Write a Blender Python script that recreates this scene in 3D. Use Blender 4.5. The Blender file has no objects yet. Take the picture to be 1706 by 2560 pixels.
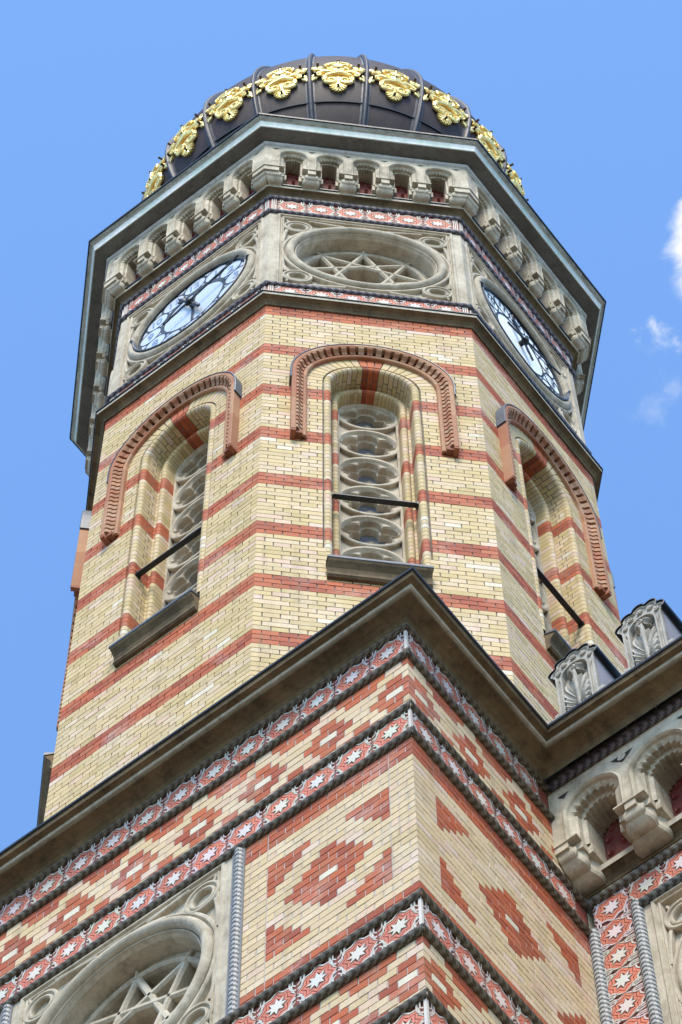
import bpy, math, random
from math import sin, cos, pi, radians, sqrt, hypot, atan2
from mathutils import Vector
rnd = random.Random(7)
scene = bpy.context.scene
COL = scene.collection
# ---------------------------------------------------------------- sizes (metres, z=0 at the brick top of the octagon)
R = 2.426            # apothem of the octagon
S = 2.447            # half side of the square stage
RH = .075            # brick course
BW = 2 * R * math.tan(pi / 8) / 14
HW = R * math.tan(pi / 8)
GZ = -29.65
NY = .42             # nave wall plane y = -NY
# ---------------------------------------------------------------- materials
def mat(name):
    m = bpy.data.materials.new(name); m.use_nodes = True
    nt = m.node_tree; b = nt.nodes['Principled BSDF']
    return m, nt, b
def mixc(nt, fac, a, b, mode='MIX'):
    n = nt.nodes.new('ShaderNodeMix'); n.data_type = 'RGBA'; n.blend_type = mode
    for s, v in ((0, fac), (6, a), (7, b)):
        if hasattr(v, 'is_output') or isinstance(v, bpy.types.NodeSocket): nt.links.new(v, n.inputs[s])
        else: n.inputs[s].default_value = v if s == 0 else (*v, 1)
    return n.outputs[2]
def noise(nt, scale, detail=6, rough=.6, vec=None, dist=0.):
    n = nt.nodes.new('ShaderNodeTexNoise'); n.inputs['Scale'].default_value = scale
    n.inputs['Detail'].default_value = detail; n.inputs['Roughness'].default_value = rough
    n.inputs['Distortion'].default_value = dist
    if vec is not None: nt.links.new(vec, n.inputs['Vector'])
    return n.outputs['Fac']
def geo_pos(nt, sx=1, sy=1, sz=1):
    g = nt.nodes.new('ShaderNodeNewGeometry'); mp = nt.nodes.new('ShaderNodeMapping')
    mp.inputs['Scale'].default_value = (sx, sy, sz); nt.links.new(g.outputs['Position'], mp.inputs['Vector'])
    return mp.outputs['Vector']
def ramp(nt, v, stops):
    r = nt.nodes.new('ShaderNodeValToRGB'); e = r.color_ramp.elements
    while len(e) < len(stops): e.new(.5)
    for i, (p, c) in enumerate(stops):
        e[i].position = p; e[i].color = (c, c, c, 1) if not hasattr(c, '__len__') else (*c, 1)
    nt.links.new(v, r.inputs['Fac']); return r.outputs['Color']
def bump(nt, b, h, strength, dist=.01):
    n = nt.nodes.new('ShaderNodeBump'); n.inputs['Strength'].default_value = strength
    n.inputs['Distance'].default_value = dist; nt.links.new(h, n.inputs['Height'])
    nt.links.new(n.outputs['Normal'], b.inputs['Normal'])
def attr(nt):
    a = nt.nodes.new('ShaderNodeAttribute'); a.attribute_name = 'Col'; return a.outputs['Color']
def M_masonry(name, rough=.75, bump_s=.35, whiten=.42, mott=.35, scale=1.):
    m, nt, b = mat(name); c = attr(nt)
    p = geo_pos(nt)
    n1 = noise(nt, 60 * scale, 4, .65, p); n2 = noise(nt, 1.7, 5, .62, geo_pos(nt, 1, 1, 1.6))
    n3 = noise(nt, 14 * scale, 5, .7, p); n4 = noise(nt, 5, 6, .7, p, .6)
    c = mixc(nt, mott, c, ramp(nt, n1, [(.25, .45), (.75, 1.)]), 'MULTIPLY')
    c = mixc(nt, mott * .8, c, ramp(nt, n3, [(.3, .62), (.7, 1.)]), 'MULTIPLY')
    w = nt.nodes.new('ShaderNodeMath'); w.operation = 'MULTIPLY'
    nt.links.new(ramp(nt, n2, [(.54, 0.), (.72, 1.)]), w.inputs[0]); nt.links.new(ramp(nt, n3, [(.34, whiten * .25), (.62, whiten)]), w.inputs[1])
    c = mixc(nt, w.outputs[0], c, (.68, .58, .50))
    c = mixc(nt, ramp(nt, n4, [(.60, 0.), (.78, .38)]), c, (.16, .12, .07))
    n5 = noise(nt, 1.0, 6, .72, geo_pos(nt, 7, 7, .55))
    c = mixc(nt, ramp(nt, n5, [(.52, 0.), (.75, .42)]), c, (.22, .15, .085))
    nt.links.new(c, b.inputs['Base Color']); b.inputs['Roughness'].default_value = rough
    b.inputs['Specular IOR Level'].default_value = .35
    bump(nt, b, n1, bump_s, .004); return m
def M_stone(name, base, dark, dirt=.6, rough=.85, sc=1., green=0.):
    m, nt, b = mat(name); p = geo_pos(nt); pz = geo_pos(nt, 1, 1, .25)
    n1 = noise(nt, 45 * sc, 6, .7, p); n2 = noise(nt, 3.2 * sc, 8, .68, p, .5); n3 = noise(nt, 9 * sc, 7, .72, pz)
    c = mixc(nt, ramp(nt, n2, [(.36, 0.), (.70, dirt)]), base, dark)
    c = mixc(nt, ramp(nt, n3, [(.50, 0.), (.72, dirt * .8)]), c, tuple(x * .55 for x in dark))
    c = mixc(nt, .45, c, ramp(nt, n1, [(.25, .55), (.7, 1.)]), 'MULTIPLY')
    if green:
        n4 = noise(nt, 2.3, 6, .7, geo_pos(nt, 1, 1, .3))
        c = mixc(nt, ramp(nt, n4, [(.42, 0.), (.62, green)]), c, (.20, .36, .29))
    nt.links.new(c, b.inputs['Base Color']); b.inputs['Roughness'].default_value = rough
    b.inputs['Specular IOR Level'].default_value = .3
    bump(nt, b, n1, .5, .006); return m
def M_glaze(name, rough=.3, mott=.4):
    m, nt, b = mat(name); c = attr(nt); n1 = noise(nt, 50, 5, .7, geo_pos(nt)); n2 = noise(nt, 6, 6, .7, geo_pos(nt))
    c = mixc(nt, mott, c, ramp(nt, n1, [(.3, .4), (.7, 1.)]), 'MULTIPLY')
    c = mixc(nt, ramp(nt, n2, [(.55, 0.), (.75, .35)]), c, (.10, .09, .06))
    nt.links.new(c, b.inputs['Base Color']); b.inputs['Roughness'].default_value = rough
    b.inputs['Specular IOR Level'].default_value = .28
    bump(nt, b, n1, .3, .004); return m
def M_lead(name, base, rough=.45, metallic=.0, streak=.35):
    m, nt, b = mat(name); n1 = noise(nt, 3, 6, .65, geo_pos(nt, 2, 2, .4)); n2 = noise(nt, 40, 4, .6, geo_pos(nt))
    c = mixc(nt, ramp(nt, n1, [(.4, 0.), (.7, streak)]), base, tuple(x * 2.1 for x in base))
    c = mixc(nt, .3, c, ramp(nt, n2, [(.3, .6), (.7, 1.)]), 'MULTIPLY')
    nt.links.new(c, b.inputs['Base Color']); b.inputs['Roughness'].default_value = rough; b.inputs['Metallic'].default_value = metallic
    bump(nt, b, n1, .25, .02); return m
BRICK = M_masonry('brick')
TERRA = M_masonry('terracotta', .8, .5, .15, .4)
TILE = M_masonry('relief_tile', .6, .3, .0, .15, 1.2)
GLAZE = M_glaze('glazed_cable', .5)
STONE = M_stone('limestone', (.62, .53, .395), (.30, .23, .145), .8)
STONE2 = M_stone('weathered_limestone', (.66, .57, .42), (.21, .165, .105), .8)
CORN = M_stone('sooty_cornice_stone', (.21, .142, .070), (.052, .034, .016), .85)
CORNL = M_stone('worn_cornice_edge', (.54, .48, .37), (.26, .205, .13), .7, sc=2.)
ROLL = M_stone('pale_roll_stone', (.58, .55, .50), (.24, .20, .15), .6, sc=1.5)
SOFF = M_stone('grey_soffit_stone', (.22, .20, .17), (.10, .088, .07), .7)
FASC = M_stone('streaked_fascia_stone', (.42, .38, .30), (.11, .09, .06), .9, sc=1.4, green=.1)
PATINA = M_stone('green_stained_stone', (.70, .71, .68), (.42, .43, .39), .4, green=.55)
CREST = M_stone('pale_grey_stone', (.50, .455, .38), (.24, .21, .16), .7, sc=1.5)
LEAD = M_lead('dome_sheet', (.030, .019, .018), .62, 0, .6)
LEAD.node_tree.nodes['Principled BSDF'].inputs['Specular IOR Level'].default_value = .25
RIBM = M_lead('rib_sheet', (.030, .027, .030), .55, 0, .4)
LEADG = M_lead('grey_lead_flashing', (.07, .078, .09), .5)
LEADV = M_lead('pale_lead_sheet', (.36, .33, .35), .6, 0, .15)
BLACK = M_lead('black_metal', (.006, .006, .007), .45, 0, .2)
m, nt, b = mat('gilding'); GOLD = m
n1 = noise(nt, 30, 5, .6, geo_pos(nt))
nt.links.new(mixc(nt, ramp(nt, n1, [(.35, 0.), (.7, .5)]), (1.0, .78, .30), (.92, .62, .18)), b.inputs['Base Color'])
b.inputs['Metallic'].default_value = .6; b.inputs['Roughness'].default_value = .34; bump(nt, b, n1, .3, .004)
def M_glass(name, base, metal, rough):
    m, nt, b = mat(name); n = noise(nt, 2.5, 3, .5, geo_pos(nt))
    b.inputs['Base Color'].default_value = (*base, 1); b.inputs['Metallic'].default_value = metal
    b.inputs['Roughness'].default_value = rough; bump(nt, b, n, .06, .05); return m
GLASS = M_glass('window_glass', (.30, .36, .45), .7, .06)
PANE_A = M_glass('clock_glass', (.74, .77, .80), .30, .25)
PANE_B = M_glass('opal_glass_cloud_white', (.95, .94, .92), .0, .6)  # same glass; white base paints in the reflection of a cloud
WEBM = M_lead('clock_web_metal', (.030, .036, .045), .5)
m, nt, b = mat('painted_recess_shade'); VOID = m; b.inputs['Base Color'].default_value = (.03, .026, .02, 1); b.inputs['Roughness'].default_value = .9  # near-black colour painted where openings and recesses lie in shade
m, nt, b = mat('faint_numeral'); FAINT = m; b.inputs['Base Color'].default_value = (.22, .30, .42, 1); b.inputs['Roughness'].default_value = .4
m, nt, b = mat('gilt_rod'); RODM = m; b.inputs['Base Color'].default_value = (.06, .03, .012, 1); b.inputs['Roughness'].default_value = .6
m, nt, b = mat('paving'); PAVE = m
bt = nt.nodes.new('ShaderNodeTexBrick'); bt.inputs['Scale'].default_value = 1.2
for i, cc in (('Color1', (.19, .165, .13, 1)), ('Color2', (.16, .14, .11, 1)), ('Mortar', (.08, .075, .06, 1))): bt.inputs[i].default_value = cc
nt.links.new(geo_pos(nt), bt.inputs['Vector']); nt.links.new(bt.outputs['Color'], b.inputs['Base Color']); b.inputs['Roughness'].default_value = .85
m, nt, b = mat('lower_brickwork'); LOWB = m
bt = nt.nodes.new('ShaderNodeTexBrick'); bt.inputs['Scale'].default_value = 1; bt.inputs['Brick Width'].default_value = .29
bt.inputs['Row Height'].default_value = .075; bt.inputs['Mortar Size'].default_value = .006
for i, cc in (('Color1', (.50, .42, .25, 1)), ('Color2', (.44, .34, .20, 1)), ('Mortar', (.3, .28, .25, 1))): bt.inputs[i].default_value = cc
cx = nt.nodes.new('ShaderNodeNewGeometry'); sp = nt.nodes.new('ShaderNodeSeparateXYZ'); cb = nt.nodes.new('ShaderNodeCombineXYZ'); ad = nt.nodes.new('ShaderNodeMath')
nt.links.new(cx.outputs['Position'], sp.inputs[0]); nt.links.new(sp.outputs[0], ad.inputs[0]); nt.links.new(sp.outputs[1], ad.inputs[1])
nt.links.new(ad.outputs[0], cb.inputs[0]); nt.links.new(sp.outputs[2], cb.inputs[1]); nt.links.new(cb.outputs[0], bt.inputs['Vector'])
nt.links.new(bt.outputs['Color'], b.inputs['Base Color']); b.inputs['Roughness'].default_value = .8

YEL = [(.65, .475, .235), (.62, .455, .21), (.67, .485, .25), (.65, .485, .27), (.57, .42, .185), (.69, .52, .32), (.63, .47, .24)]
YELL = [(.69, .50, .285), (.67, .49, .27), (.70, .51, .30), (.69, .51, .31), (.65, .475, .25), (.71, .54, .34)]
PEACH = [(.70, .49, .33), (.71, .52, .38), (.69, .47, .31)]
RED = [(.47, .108, .036), (.41, .090, .031), (.50, .120, .040), (.36, .076, .030), (.46, .130, .052)]
MORT = (.20, .185, .165); MORTL = (.47, .44, .42)
CREAM = [(.74, .64, .47), (.72, .62, .45)]
def jit(c, a=.06):
    k = 1 + rnd.uniform(-a, a); return tuple(min(1, x * k) for x in c)
def yel(lower=False):
    r = rnd.random()
    if r < (.20 if lower else .07): return jit(rnd.choice(PEACH))
    if r < .285 and not lower and r > .27: return jit(rnd.choice(CREAM))
    return jit(rnd.choice(YELL if lower else YEL), .07)
def red(): return jit(rnd.choice(RED), .1)

# ---------------------------------------------------------------- mesh builder
class MB:
    def __init__(s): s.v = []; s.f = []; s.c = []; s.m = []
    def poly(s, pts, col=(1, 1, 1), mi=0):
        i = len(s.v); s.v.extend(tuple(p) for p in pts); s.f.append(tuple(range(i, i + len(pts)))); s.c.append(col); s.m.append(mi)
    def grid(s, rows, col=(1, 1, 1), mi=0, closed=False, colf=None):
        i = len(s.v); n = len(rows[0])
        for r in rows: s.v.extend(tuple(p) for p in r)
        for a in range(len(rows) - 1):
            for k in range(n if closed else n - 1):
                k2 = (k + 1) % n
                s.f.append((i + a * n + k, i + a * n + k2, i + (a + 1) * n + k2, i + (a + 1) * n + k))
                s.c.append(colf(a, k) if colf else col); s.m.append(mi)
    def build(s, name, mats, parent=None, smooth=False, loc=(0, 0, 0)):
        me = bpy.data.meshes.new(name)
        ox, oy, oz = loc
        me.from_pydata([(x - ox, y - oy, z - oz) for x, y, z in s.v], [], s.f)
        if not isinstance(mats, (list, tuple)): mats = [mats]
        for q in mats: me.materials.append(q)
        me.polygons.foreach_set('material_index', s.m)
        if smooth: me.polygons.foreach_set('use_smooth', [True] * len(s.f))
        ca = me.color_attributes.new('Col', 'FLOAT_COLOR', 'CORNER')
        buf = []
        for f, c in zip(s.f, s.c): buf.extend((c[0], c[1], c[2], 1.) * len(f))
        ca.data.foreach_set('color', buf)
        me.update()
        o = bpy.data.objects.new(name, me); COL.objects.link(o)
        if parent is not None: o.parent = parent
        else: o.location = loc
        return o
class Fr:     # wall frame: u to the viewer's right, w outward, z up
    def __init__(s, phi, a, u0=0., z0=0.):
        p = radians(phi); s.n = (cos(p), sin(p)); s.t = (-sin(p), cos(p)); s.a = a; s.u0 = u0; s.z0 = z0
    def __call__(s, u, w, z):
        u += s.u0; return (s.n[0] * (s.a + w) + s.t[0] * u, s.n[1] * (s.a + w) + s.t[1] * u, z + s.z0)
def box(mb, fr, u0, u1, w0, w1, z0, z1, col=(1, 1, 1), mi=0, back=False, skip=''):
    P = fr
    mb.poly([P(u0, w1, z0), P(u1, w1, z0), P(u1, w1, z1), P(u0, w1, z1)], col, mi)
    if 'L' not in skip: mb.poly([P(u0, w0, z0), P(u0, w1, z0), P(u0, w1, z1), P(u0, w0, z1)], col, mi)
    if 'R' not in skip: mb.poly([P(u1, w1, z0), P(u1, w0, z0), P(u1, w0, z1), P(u1, w1, z1)], col, mi)
    mb.poly([P(u0, w1, z1), P(u1, w1, z1), P(u1, w0, z1), P(u0, w0, z1)], col, mi)
    mb.poly([P(u0, w0, z0), P(u1, w0, z0), P(u1, w1, z0), P(u0, w1, z0)], col, mi)
    if back: mb.poly([P(u0, w0, z0), P(u0, w0, z1), P(u1, w0, z1), P(u1, w0, z0)], col, mi)
def annulus(mb, fr, fo, fi, wo, wi, n=48, col=(1, 1, 1), mi=0, cu=0, cz=0):
    """ring between radial functions fo(theta), fi(theta) at depths wo, wi"""
    rows = []
    for f, w in ((fo, wo), (fi, wi)):
        rows.append([fr(cu + (f(t) if callable(f) else f) * cos(t), w, cz + (f(t) if callable(f) else f) * sin(t)) for t in [2 * pi * k / n for k in range(n)]])
    mb.grid(rows, col, mi, closed=True)
def revolve(mb, fr, prof, n=72, cu=0, cz=0, col=(1, 1, 1), mi=0):
    rows = [[fr(cu + r * cos(2 * pi * k / n), w, cz + r * sin(2 * pi * k / n)) for k in range(n)] for r, w in prof]
    mb.grid(rows, col, mi, closed=True)
def disc(mb, fr, r, w, n=48, cu=0, cz=0, col=(1, 1, 1), mi=0):
    mb.poly([fr(cu + r * cos(2 * pi * k / n), w, cz + r * sin(2 * pi * k / n)) for k in range(n)], col, mi)
def bar(mb, fr, p, q, hw, wf, wb, col=(1, 1, 1), mi=0, ridge=0.):
    """beam from p to q (u,z) half width hw, front wf, back wb, with a ridged front"""
    d = Vector((q[0] - p[0], q[1] - p[1])); L = d.length; d /= L; n = Vector((-d.y, d.x)) * hw
    prof = [(-1, wb), (-1, wf - ridge), (-.45, wf), (.45, wf), (1, wf - ridge), (1, wb)]
    rows = [[fr(e[0] + n.x * a, w, e[1] + n.y * a) for a, w in prof] for e in (p, q)]
    mb.grid(rows, col, mi); mb.poly(rows[0], col, mi); mb.poly(rows[1][::-1], col, mi)
def tube(mb, pts, rad, n=6, col=(1, 1, 1), mi=0, flat=None):
    rows = []; N = len(pts); prev = None
    for i, p in enumerate(pts):
        a = Vector(pts[max(i - 1, 0)]); b = Vector(pts[min(i + 1, N - 1)]); d = (b - a)
        if d.length < 1e-9: continue
        d.normalize(); up = Vector(flat) if flat is not None else Vector((0, 0, 1))
        if abs(d.dot(up)) > .95 and flat is None: up = Vector((1, 0, 0))
        x = d.cross(up).normalized(); y = x.cross(d)
        r = rad[i] if hasattr(rad, '__len__') else rad
        rows.append([Vector(p) + x * (r * cos(2 * pi * k / n)) + y * (r * sin(2 * pi * k / n)) for k in range(n)])
    mb.grid(rows, col, mi, closed=True); mb.poly(rows[0], col, mi); mb.poly(rows[-1][::-1], col, mi)

# ---------------------------------------------------------------- tagging
def thing(name, loc, label, cat, group=None):
    o = bpy.data.objects.new(name, None); COL.objects.link(o); o.location = loc
    o.empty_display_size = .5; o['label'] = label; o['category'] = cat
    if group: o['group'] = group
    return o
def struct(o, label, cat): o['kind'] = 'structure'; o['label'] = label; o['category'] = cat; return o

TWL = (0, 0, GZ)
tower = thing('clock_tower', TWL, 'tall striped brick clock tower with an octagonal stage under a dark gilded dome', 'tower')
def T(mb, name, mats, smooth=False, parent=None, label=None):
    o = mb.build(name, mats, parent if parent is not None else tower, smooth, TWL)
    if label: o['label'] = label
    return o
NVL = (5.5, 0, GZ)
nave = thing('brick_facade_wall', NVL, 'ornate lower facade wall with scalloped stone arcade, right of the clock tower', 'building')
def N(mb, name, mats, smooth=False, parent=None):
    return mb.build(name, mats, parent if parent is not None else nave, smooth, NVL)

# ---------------------------------------------------------------- brick wall
def brickwall(mb, fr, ztop, nrows, rh, colf, avail, u_ends, anchor, bw=BW, lower=False, merge=.13, jt=.009, cuts=()):
    uL, uR = u_ends
    for r in range(nrows):
        z1 = ztop - r * rh; z0 = z1 - rh; zc = (z0 + z1) / 2
        off = anchor + (bw / 2 if r % 2 else 0)
        k = math.floor((uL - off) / bw); edges = []
        while off + k * bw < uR + bw:
            edges.append(off + k * bw); k += 1
        for q in cuts:
            if min(abs(q - e) for e in edges) > .02: edges.append(q)
        edges.sort(); i = 0; spans = []
        while i < len(edges) - 1:
            j = i + 1
            a, b_ = edges[i], edges[j]
            if b_ - a > BW * .8 and colf(r, (a + b_) / 2) == 'y' and j + 1 < len(edges) and edges[j + 1] - edges[j] > BW * .8 and colf(r, (edges[j] + edges[j + 1]) / 2) == 'y' and rnd.random() < merge: j += 1
            spans.append((edges[i], edges[j])); i = j
        for a, b_ in spans:
            kind = colf(r, (a + b_) / 2)
            for (lo, hi) in avail(zc):
                x0 = max(a, lo); x1 = min(b_, hi)
                if x1 - x0 < .03: continue
                if x0 - lo < .03: x0 = lo
                if hi - x1 < .03: x1 = hi
                g0 = 0 if abs(x0 - uL) < 1e-6 else jt / 2 + rnd.uniform(-.0015, .0015)
                g1 = 0 if abs(x1 - uR) < 1e-6 else jt / 2 + rnd.uniform(-.0015, .0015)
                c = yel(lower) if kind == 'y' else red() if kind == 'r' else jit(rnd.choice(CREAM))
                wv = rnd.uniform(-.0015, .0012) if (g0 and g1) else 0.
                zj = rnd.uniform(-.001, .001)
                box(mb, fr, x0 + g0, x1 - g1, -.016, wv + .0, z0 + jt / 2 + zj, z1 - jt / 2 + zj, c, skip=('' if g0 else 'L') + ('' if g1 else 'R'))
def stripe(r, u): return 'r' if r % 13 < 3 else 'y'

# ---------------------------------------------------------------- window geometry (local to a face of the octagon)
ZS = -1.725; ZB = -5.475; RC = .67
def w_avail(zc):
    if zc > ZS:
        d = zc - ZS
        if d < RC:
            x = sqrt(RC * RC - d * d); return [(-HW, -x), (x, HW)]
        return [(-HW, HW)]
    if zc > ZB - .12: 
        q = .452 if zc > ZB + .2 else .425
        return [(-HW, -q), (q, HW)]
    return [(-HW, HW)]
def backing(mb, fr, w=-.011, zt=.06, zb=-9.2, col=MORT):
    ri = .45
    P = fr
    mb.poly([P(-HW, w, zb), P(-ri, w, zb), P(-ri, w, zt), P(-HW, w, zt)], col)
    mb.poly([P(ri, w, zb), P(HW, w, zb), P(HW, w, zt), P(ri, w, zt)], col)
    mb.poly([P(-ri, w, zb), P(ri, w, zb), P(ri, w, ZB - .05), P(-ri, w, ZB - .05)], col)
    n = 16
    for k in range(n):
        a0 = pi * k / n; a1 = pi * (k + 1) / n
        mb.poly([P(ri * cos(a0), w, ZS + ri * sin(a0)), P(ri * cos(a0), w, zt), P(ri * cos(a1), w, zt), P(ri * cos(a1), w, ZS + ri * sin(a1))], col)
def stations():
    L = []; nl = int(round((ZS - ZB) / RH))
    for i in range(nl): L.append((('L', ZB + i * RH), ('L', ZB + (i + 1) * RH), (int(round((0 - (ZB + (i + .5) * RH)) / RH - .5)))))
    na = 23
    for i in range(na): L.append((('A', pi - pi * i / na), ('A', pi - pi * (i + 1) / na), 'arc%d' % i))
    for i in range(nl): L.append((('R', ZS - i * RH), ('R', ZS - (i + 1) * RH), (int(round((0 - (ZS - (i + .5) * RH)) / RH - .5)))))
    return L, na
def stp(st, r, e=0.):
    k, v = st
    if k == 'L': return (-r, v + e)
    if k == 'R': return (r, v + e)
    return (r * cos(v), ZS + r * sin(v))
def sweep_path(mb, fr, prof, sts, col, mi=0, gap=0., caps=False):
    rows = []
    for st in sts: rows.append([fr(*_uwz(stp(st, r), w)) for r, w in prof])
    mb.grid(rows, col, mi)
    if caps: mb.poly(rows[0], col, mi); mb.poly(rows[-1][::-1], col, mi)
def _uwz(p, w): return p[0], w, p[1]
def shrink(a, b, g):
    k, v = a; k2, v2 = b
    if k == 'L': return (k, v + g), (k2, v2 - g)
    if k == 'R': return (k, v - g), (k2, v2 + g)
    return (k, v - g / .45), (k2, v2 + g / .45)
def arcp(rc, wc, rad, a0, a1, n): return [(rc + rad * cos(radians(a0 + (a1 - a0) * i / n)), wc + rad * sin(radians(a0 + (a1 - a0) * i / n))) for i in range(n + 1)]
JAMB = [(.452, -.001), (.452, -.022)] + arcp(.411, -.03, .037, 10, 175, 7) + [(.374, -.05), (.372, -.195), (.354, -.198)] + arcp(.319, -.208, .031, 20, 175, 6) + [(.285, -.225), (.283, -.33)]
JBACK = [(r + (.006 if i > 0 else 0) if r > .3 else r + .005, w - .006) for i, (r, w) in enumerate(JAMB)]
def make_reveal(fr):
    mb = MB(); L, na = stations(); par = 0
    allst = [L[0][0]] + [x[1] for x in L]
    sweep_path(mb, fr, JBACK, allst, MORT)
    for a, b_, tag in L:
        if isinstance(tag, str):
            i = int(tag[3:]); c = red() if 10 <= i <= 12 else yel()
        else: c = red() if tag % 13 < 3 else yel()
        # split the wide profile into three stones so joints do not line up
        a2, b2 = shrink(a, b_, .0035)
        sweep_path(mb, fr, JAMB[:11], [a2, b2], c)
        c2 = c if c[1] < .2 else yel()
        par += 1; wj = -.105 if par % 2 else -.145
        sweep_path(mb, fr, [JAMB[10], (.373, wj + .004)], [a2, b2], c2); sweep_path(mb, fr, [(.373, wj - .004)] + JAMB[11:20], [a2, b2], c if c[1] < .2 else yel())
        c3 = c if c[1] < .2 else yel()
        sweep_path(mb, fr, JAMB[19:], [a2, b2], c3)
    # voussoirs
    nv = 23
    for i in range(nv):
        a0 = pi * i / nv + .009; a1 = pi * (i + 1) / nv - .009
        c = red() if 10 <= i <= 12 else yel()
        for (r0, r1) in (((.456, .64),)):
            f = [fr(r * cos(a), 0, ZS + r * sin(a)) for r, a in ((r0, a0), (r1, a0), (r1, a1), (r0, a1))]
            g = [fr(r * cos(a), -.012, ZS + r * sin(a)) for r, a in ((r0, a0), (r1, a0), (r1, a1), (r0, a1))]
            mb.poly(f, c)
            for k in range(4): mb.poly([f[k], g[k], g[(k + 1) % 4], f[(k + 1) % 4]], c)
    return mb
HB = -3.10; HK = .74
TC = [(.45, .215, .108), (.48, .245, .125), (.40, .175, .085), (.47, .265, .150), (.42, .16, .075)]
def hood_stations(z0, zs, n_leg, n_arc):
    s = [('L', z0 + (zs - z0) * i / n_leg) for i in range(n_leg)] + [('A', pi - pi * i / n_arc) for i in range(n_arc + 1)] + [('R', zs - (zs - z0) * (i + 1) / n_leg) for i in range(n_leg)]
    return s
def make_hood(fr_):
    fr = lambda u, w, z: fr_(u, w * HK, z)
    mb = MB(); st = hood_stations(HB, ZS, 4, 28)
    def piece(prof, sts, c):
        rows = [[fr(*_uwz(stp(s_, r), w)) for r, w in prof] for s_ in sts]
        mb.grid(rows, c); mb.poly(rows[0], c); mb.poly(rows[-1][::-1], c)
    outer = [(.747, 0), (.747, .128), (.738, .134), (.712, .134), (.703, .128), (.700, .05)]
    inner = [(.645, .03)] + arcp(.622, .035, .022, 30, 200, 5) + [(.600, 0.)]
    bed = [(.705, .036), (.62, .026)]
    # terracotta lengths, four courses of slightly different red
    for a in range(0, len(st) - 1, 2):
        piece(outer, [st[a], *st[a + 1:a + 3]], jit(rnd.choice(TC))); piece(inner, [st[a], *st[a + 1:a + 3]], jit(rnd.choice(TC)))
    rows = [[fr(*_uwz(stp(s_, r), w)) for r, w in bed] for s_ in st]; mb.grid(rows, (.10, .045, .025))  # bed coloured darker than the dentils to paint shade into the gaps
    cy = [(.702, .03), (.702, .126), (.690, .128), (.681, .120), (.674, .106), (.667, .088), (.660, .074), (.651, .066), (.641, .062), (.637, .055), (.636, .03)]
    L = pi * .68; nd = 25
    for k in range(nd):
        a = pi - pi * (k + .04) / nd; b_ = pi - pi * (k + .66) / nd
        piece(cy, [('A', a), ('A', b_)], jit(rnd.choice(TC), .1))
    nl = 16; dz = (ZS - HB - .04) / nl
    for sd in 'LR':
        for k in range(nl):
            z = HB + .04 + k * dz
            piece(cy, [(sd, z + dz * .04), (sd, z + dz * .68)] if sd == 'L' else [(sd, z + dz * .68), (sd, z + dz * .04)], jit(rnd.choice(TC), .1))
    for sd in (-1, 1):     # closing block at the foot
        box(mb, fr, sd * .672 - .032, sd * .672 + .032, .0, .085, HB - .01, HB + .05, (.30, .10, .05))
        box(mb, fr, sd * .724 - .022, sd * .724 + .022, .0, .128, HB - .035, HB, (.36, .12, .06))
    return mb
def make_cap(fr_):
    fr = lambda u, w, z: fr_(u, w * HK, z)
    mb = MB(); st = [('L', -1.93), ('L', ZS)] + [('A', pi - pi * i / 28) for i in range(1, 28)] + [('R', ZS), ('R', -1.93)]
    prof = [(.745, -.0), (.749, .138), (.757, .140), (.764, .132), (.764, 0)]
    rows = [[fr(*_uwz(stp(s_, r), w)) for r, w in prof] for s_ in st]; mb.grid(rows); mb.poly(rows[0]); mb.poly(rows[-1][::-1])
    return mb
def make_sill(fr):
    mb = MB(); zt = -5.50; u = .425
    prof = [(-.34, zt + .04), (-.02, zt - .06), (.11, zt - .09), (.112, zt - .125), (.105, zt - .13)] 
    body = [(.105, zt - .13), (.095, zt - .15), (.075, zt - .17), (.05, zt - .20), (.038, zt - .24), (.035, zt - .27), (.048, zt - .285), (.05, zt - .305), (.03, zt - .325), (-.02, zt - .33)]
    rows = [[fr(s_, w, z) for w, z in body] for s_ in (-u, u)]
    mb.grid(rows); 
    for s_ in (-u, u): mb.poly([fr(s_, -.02, zt - .07)] + [fr(s_, w, z) for w, z in [(.10, zt - .10)] + body])
    lead = MB()
    rows = [[fr(s_, w, z) for w, z in prof] for s_ in (-u - .008, u + .008)]
    lead.grid(rows)
    for s_ in (-u - .008, u + .008): lead.poly([fr(s_, w, z) for w, z in prof[1:]])
    return mb, lead
def foil(t, R0=.155, rl=.098, n=5, ph=pi / 2):
    best = .0
    for k in range(n):
        a = ph + 2 * pi * k / n; d = t - a; d = (d + pi) % (2 * pi) - pi
        c = R0 * cos(d); q = rl * rl - (R0 * sin(d)) ** 2
        if q > 0 and c > 0: best = max(best, c + sqrt(q))
    return max(best, .075)
TW = -.30
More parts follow.
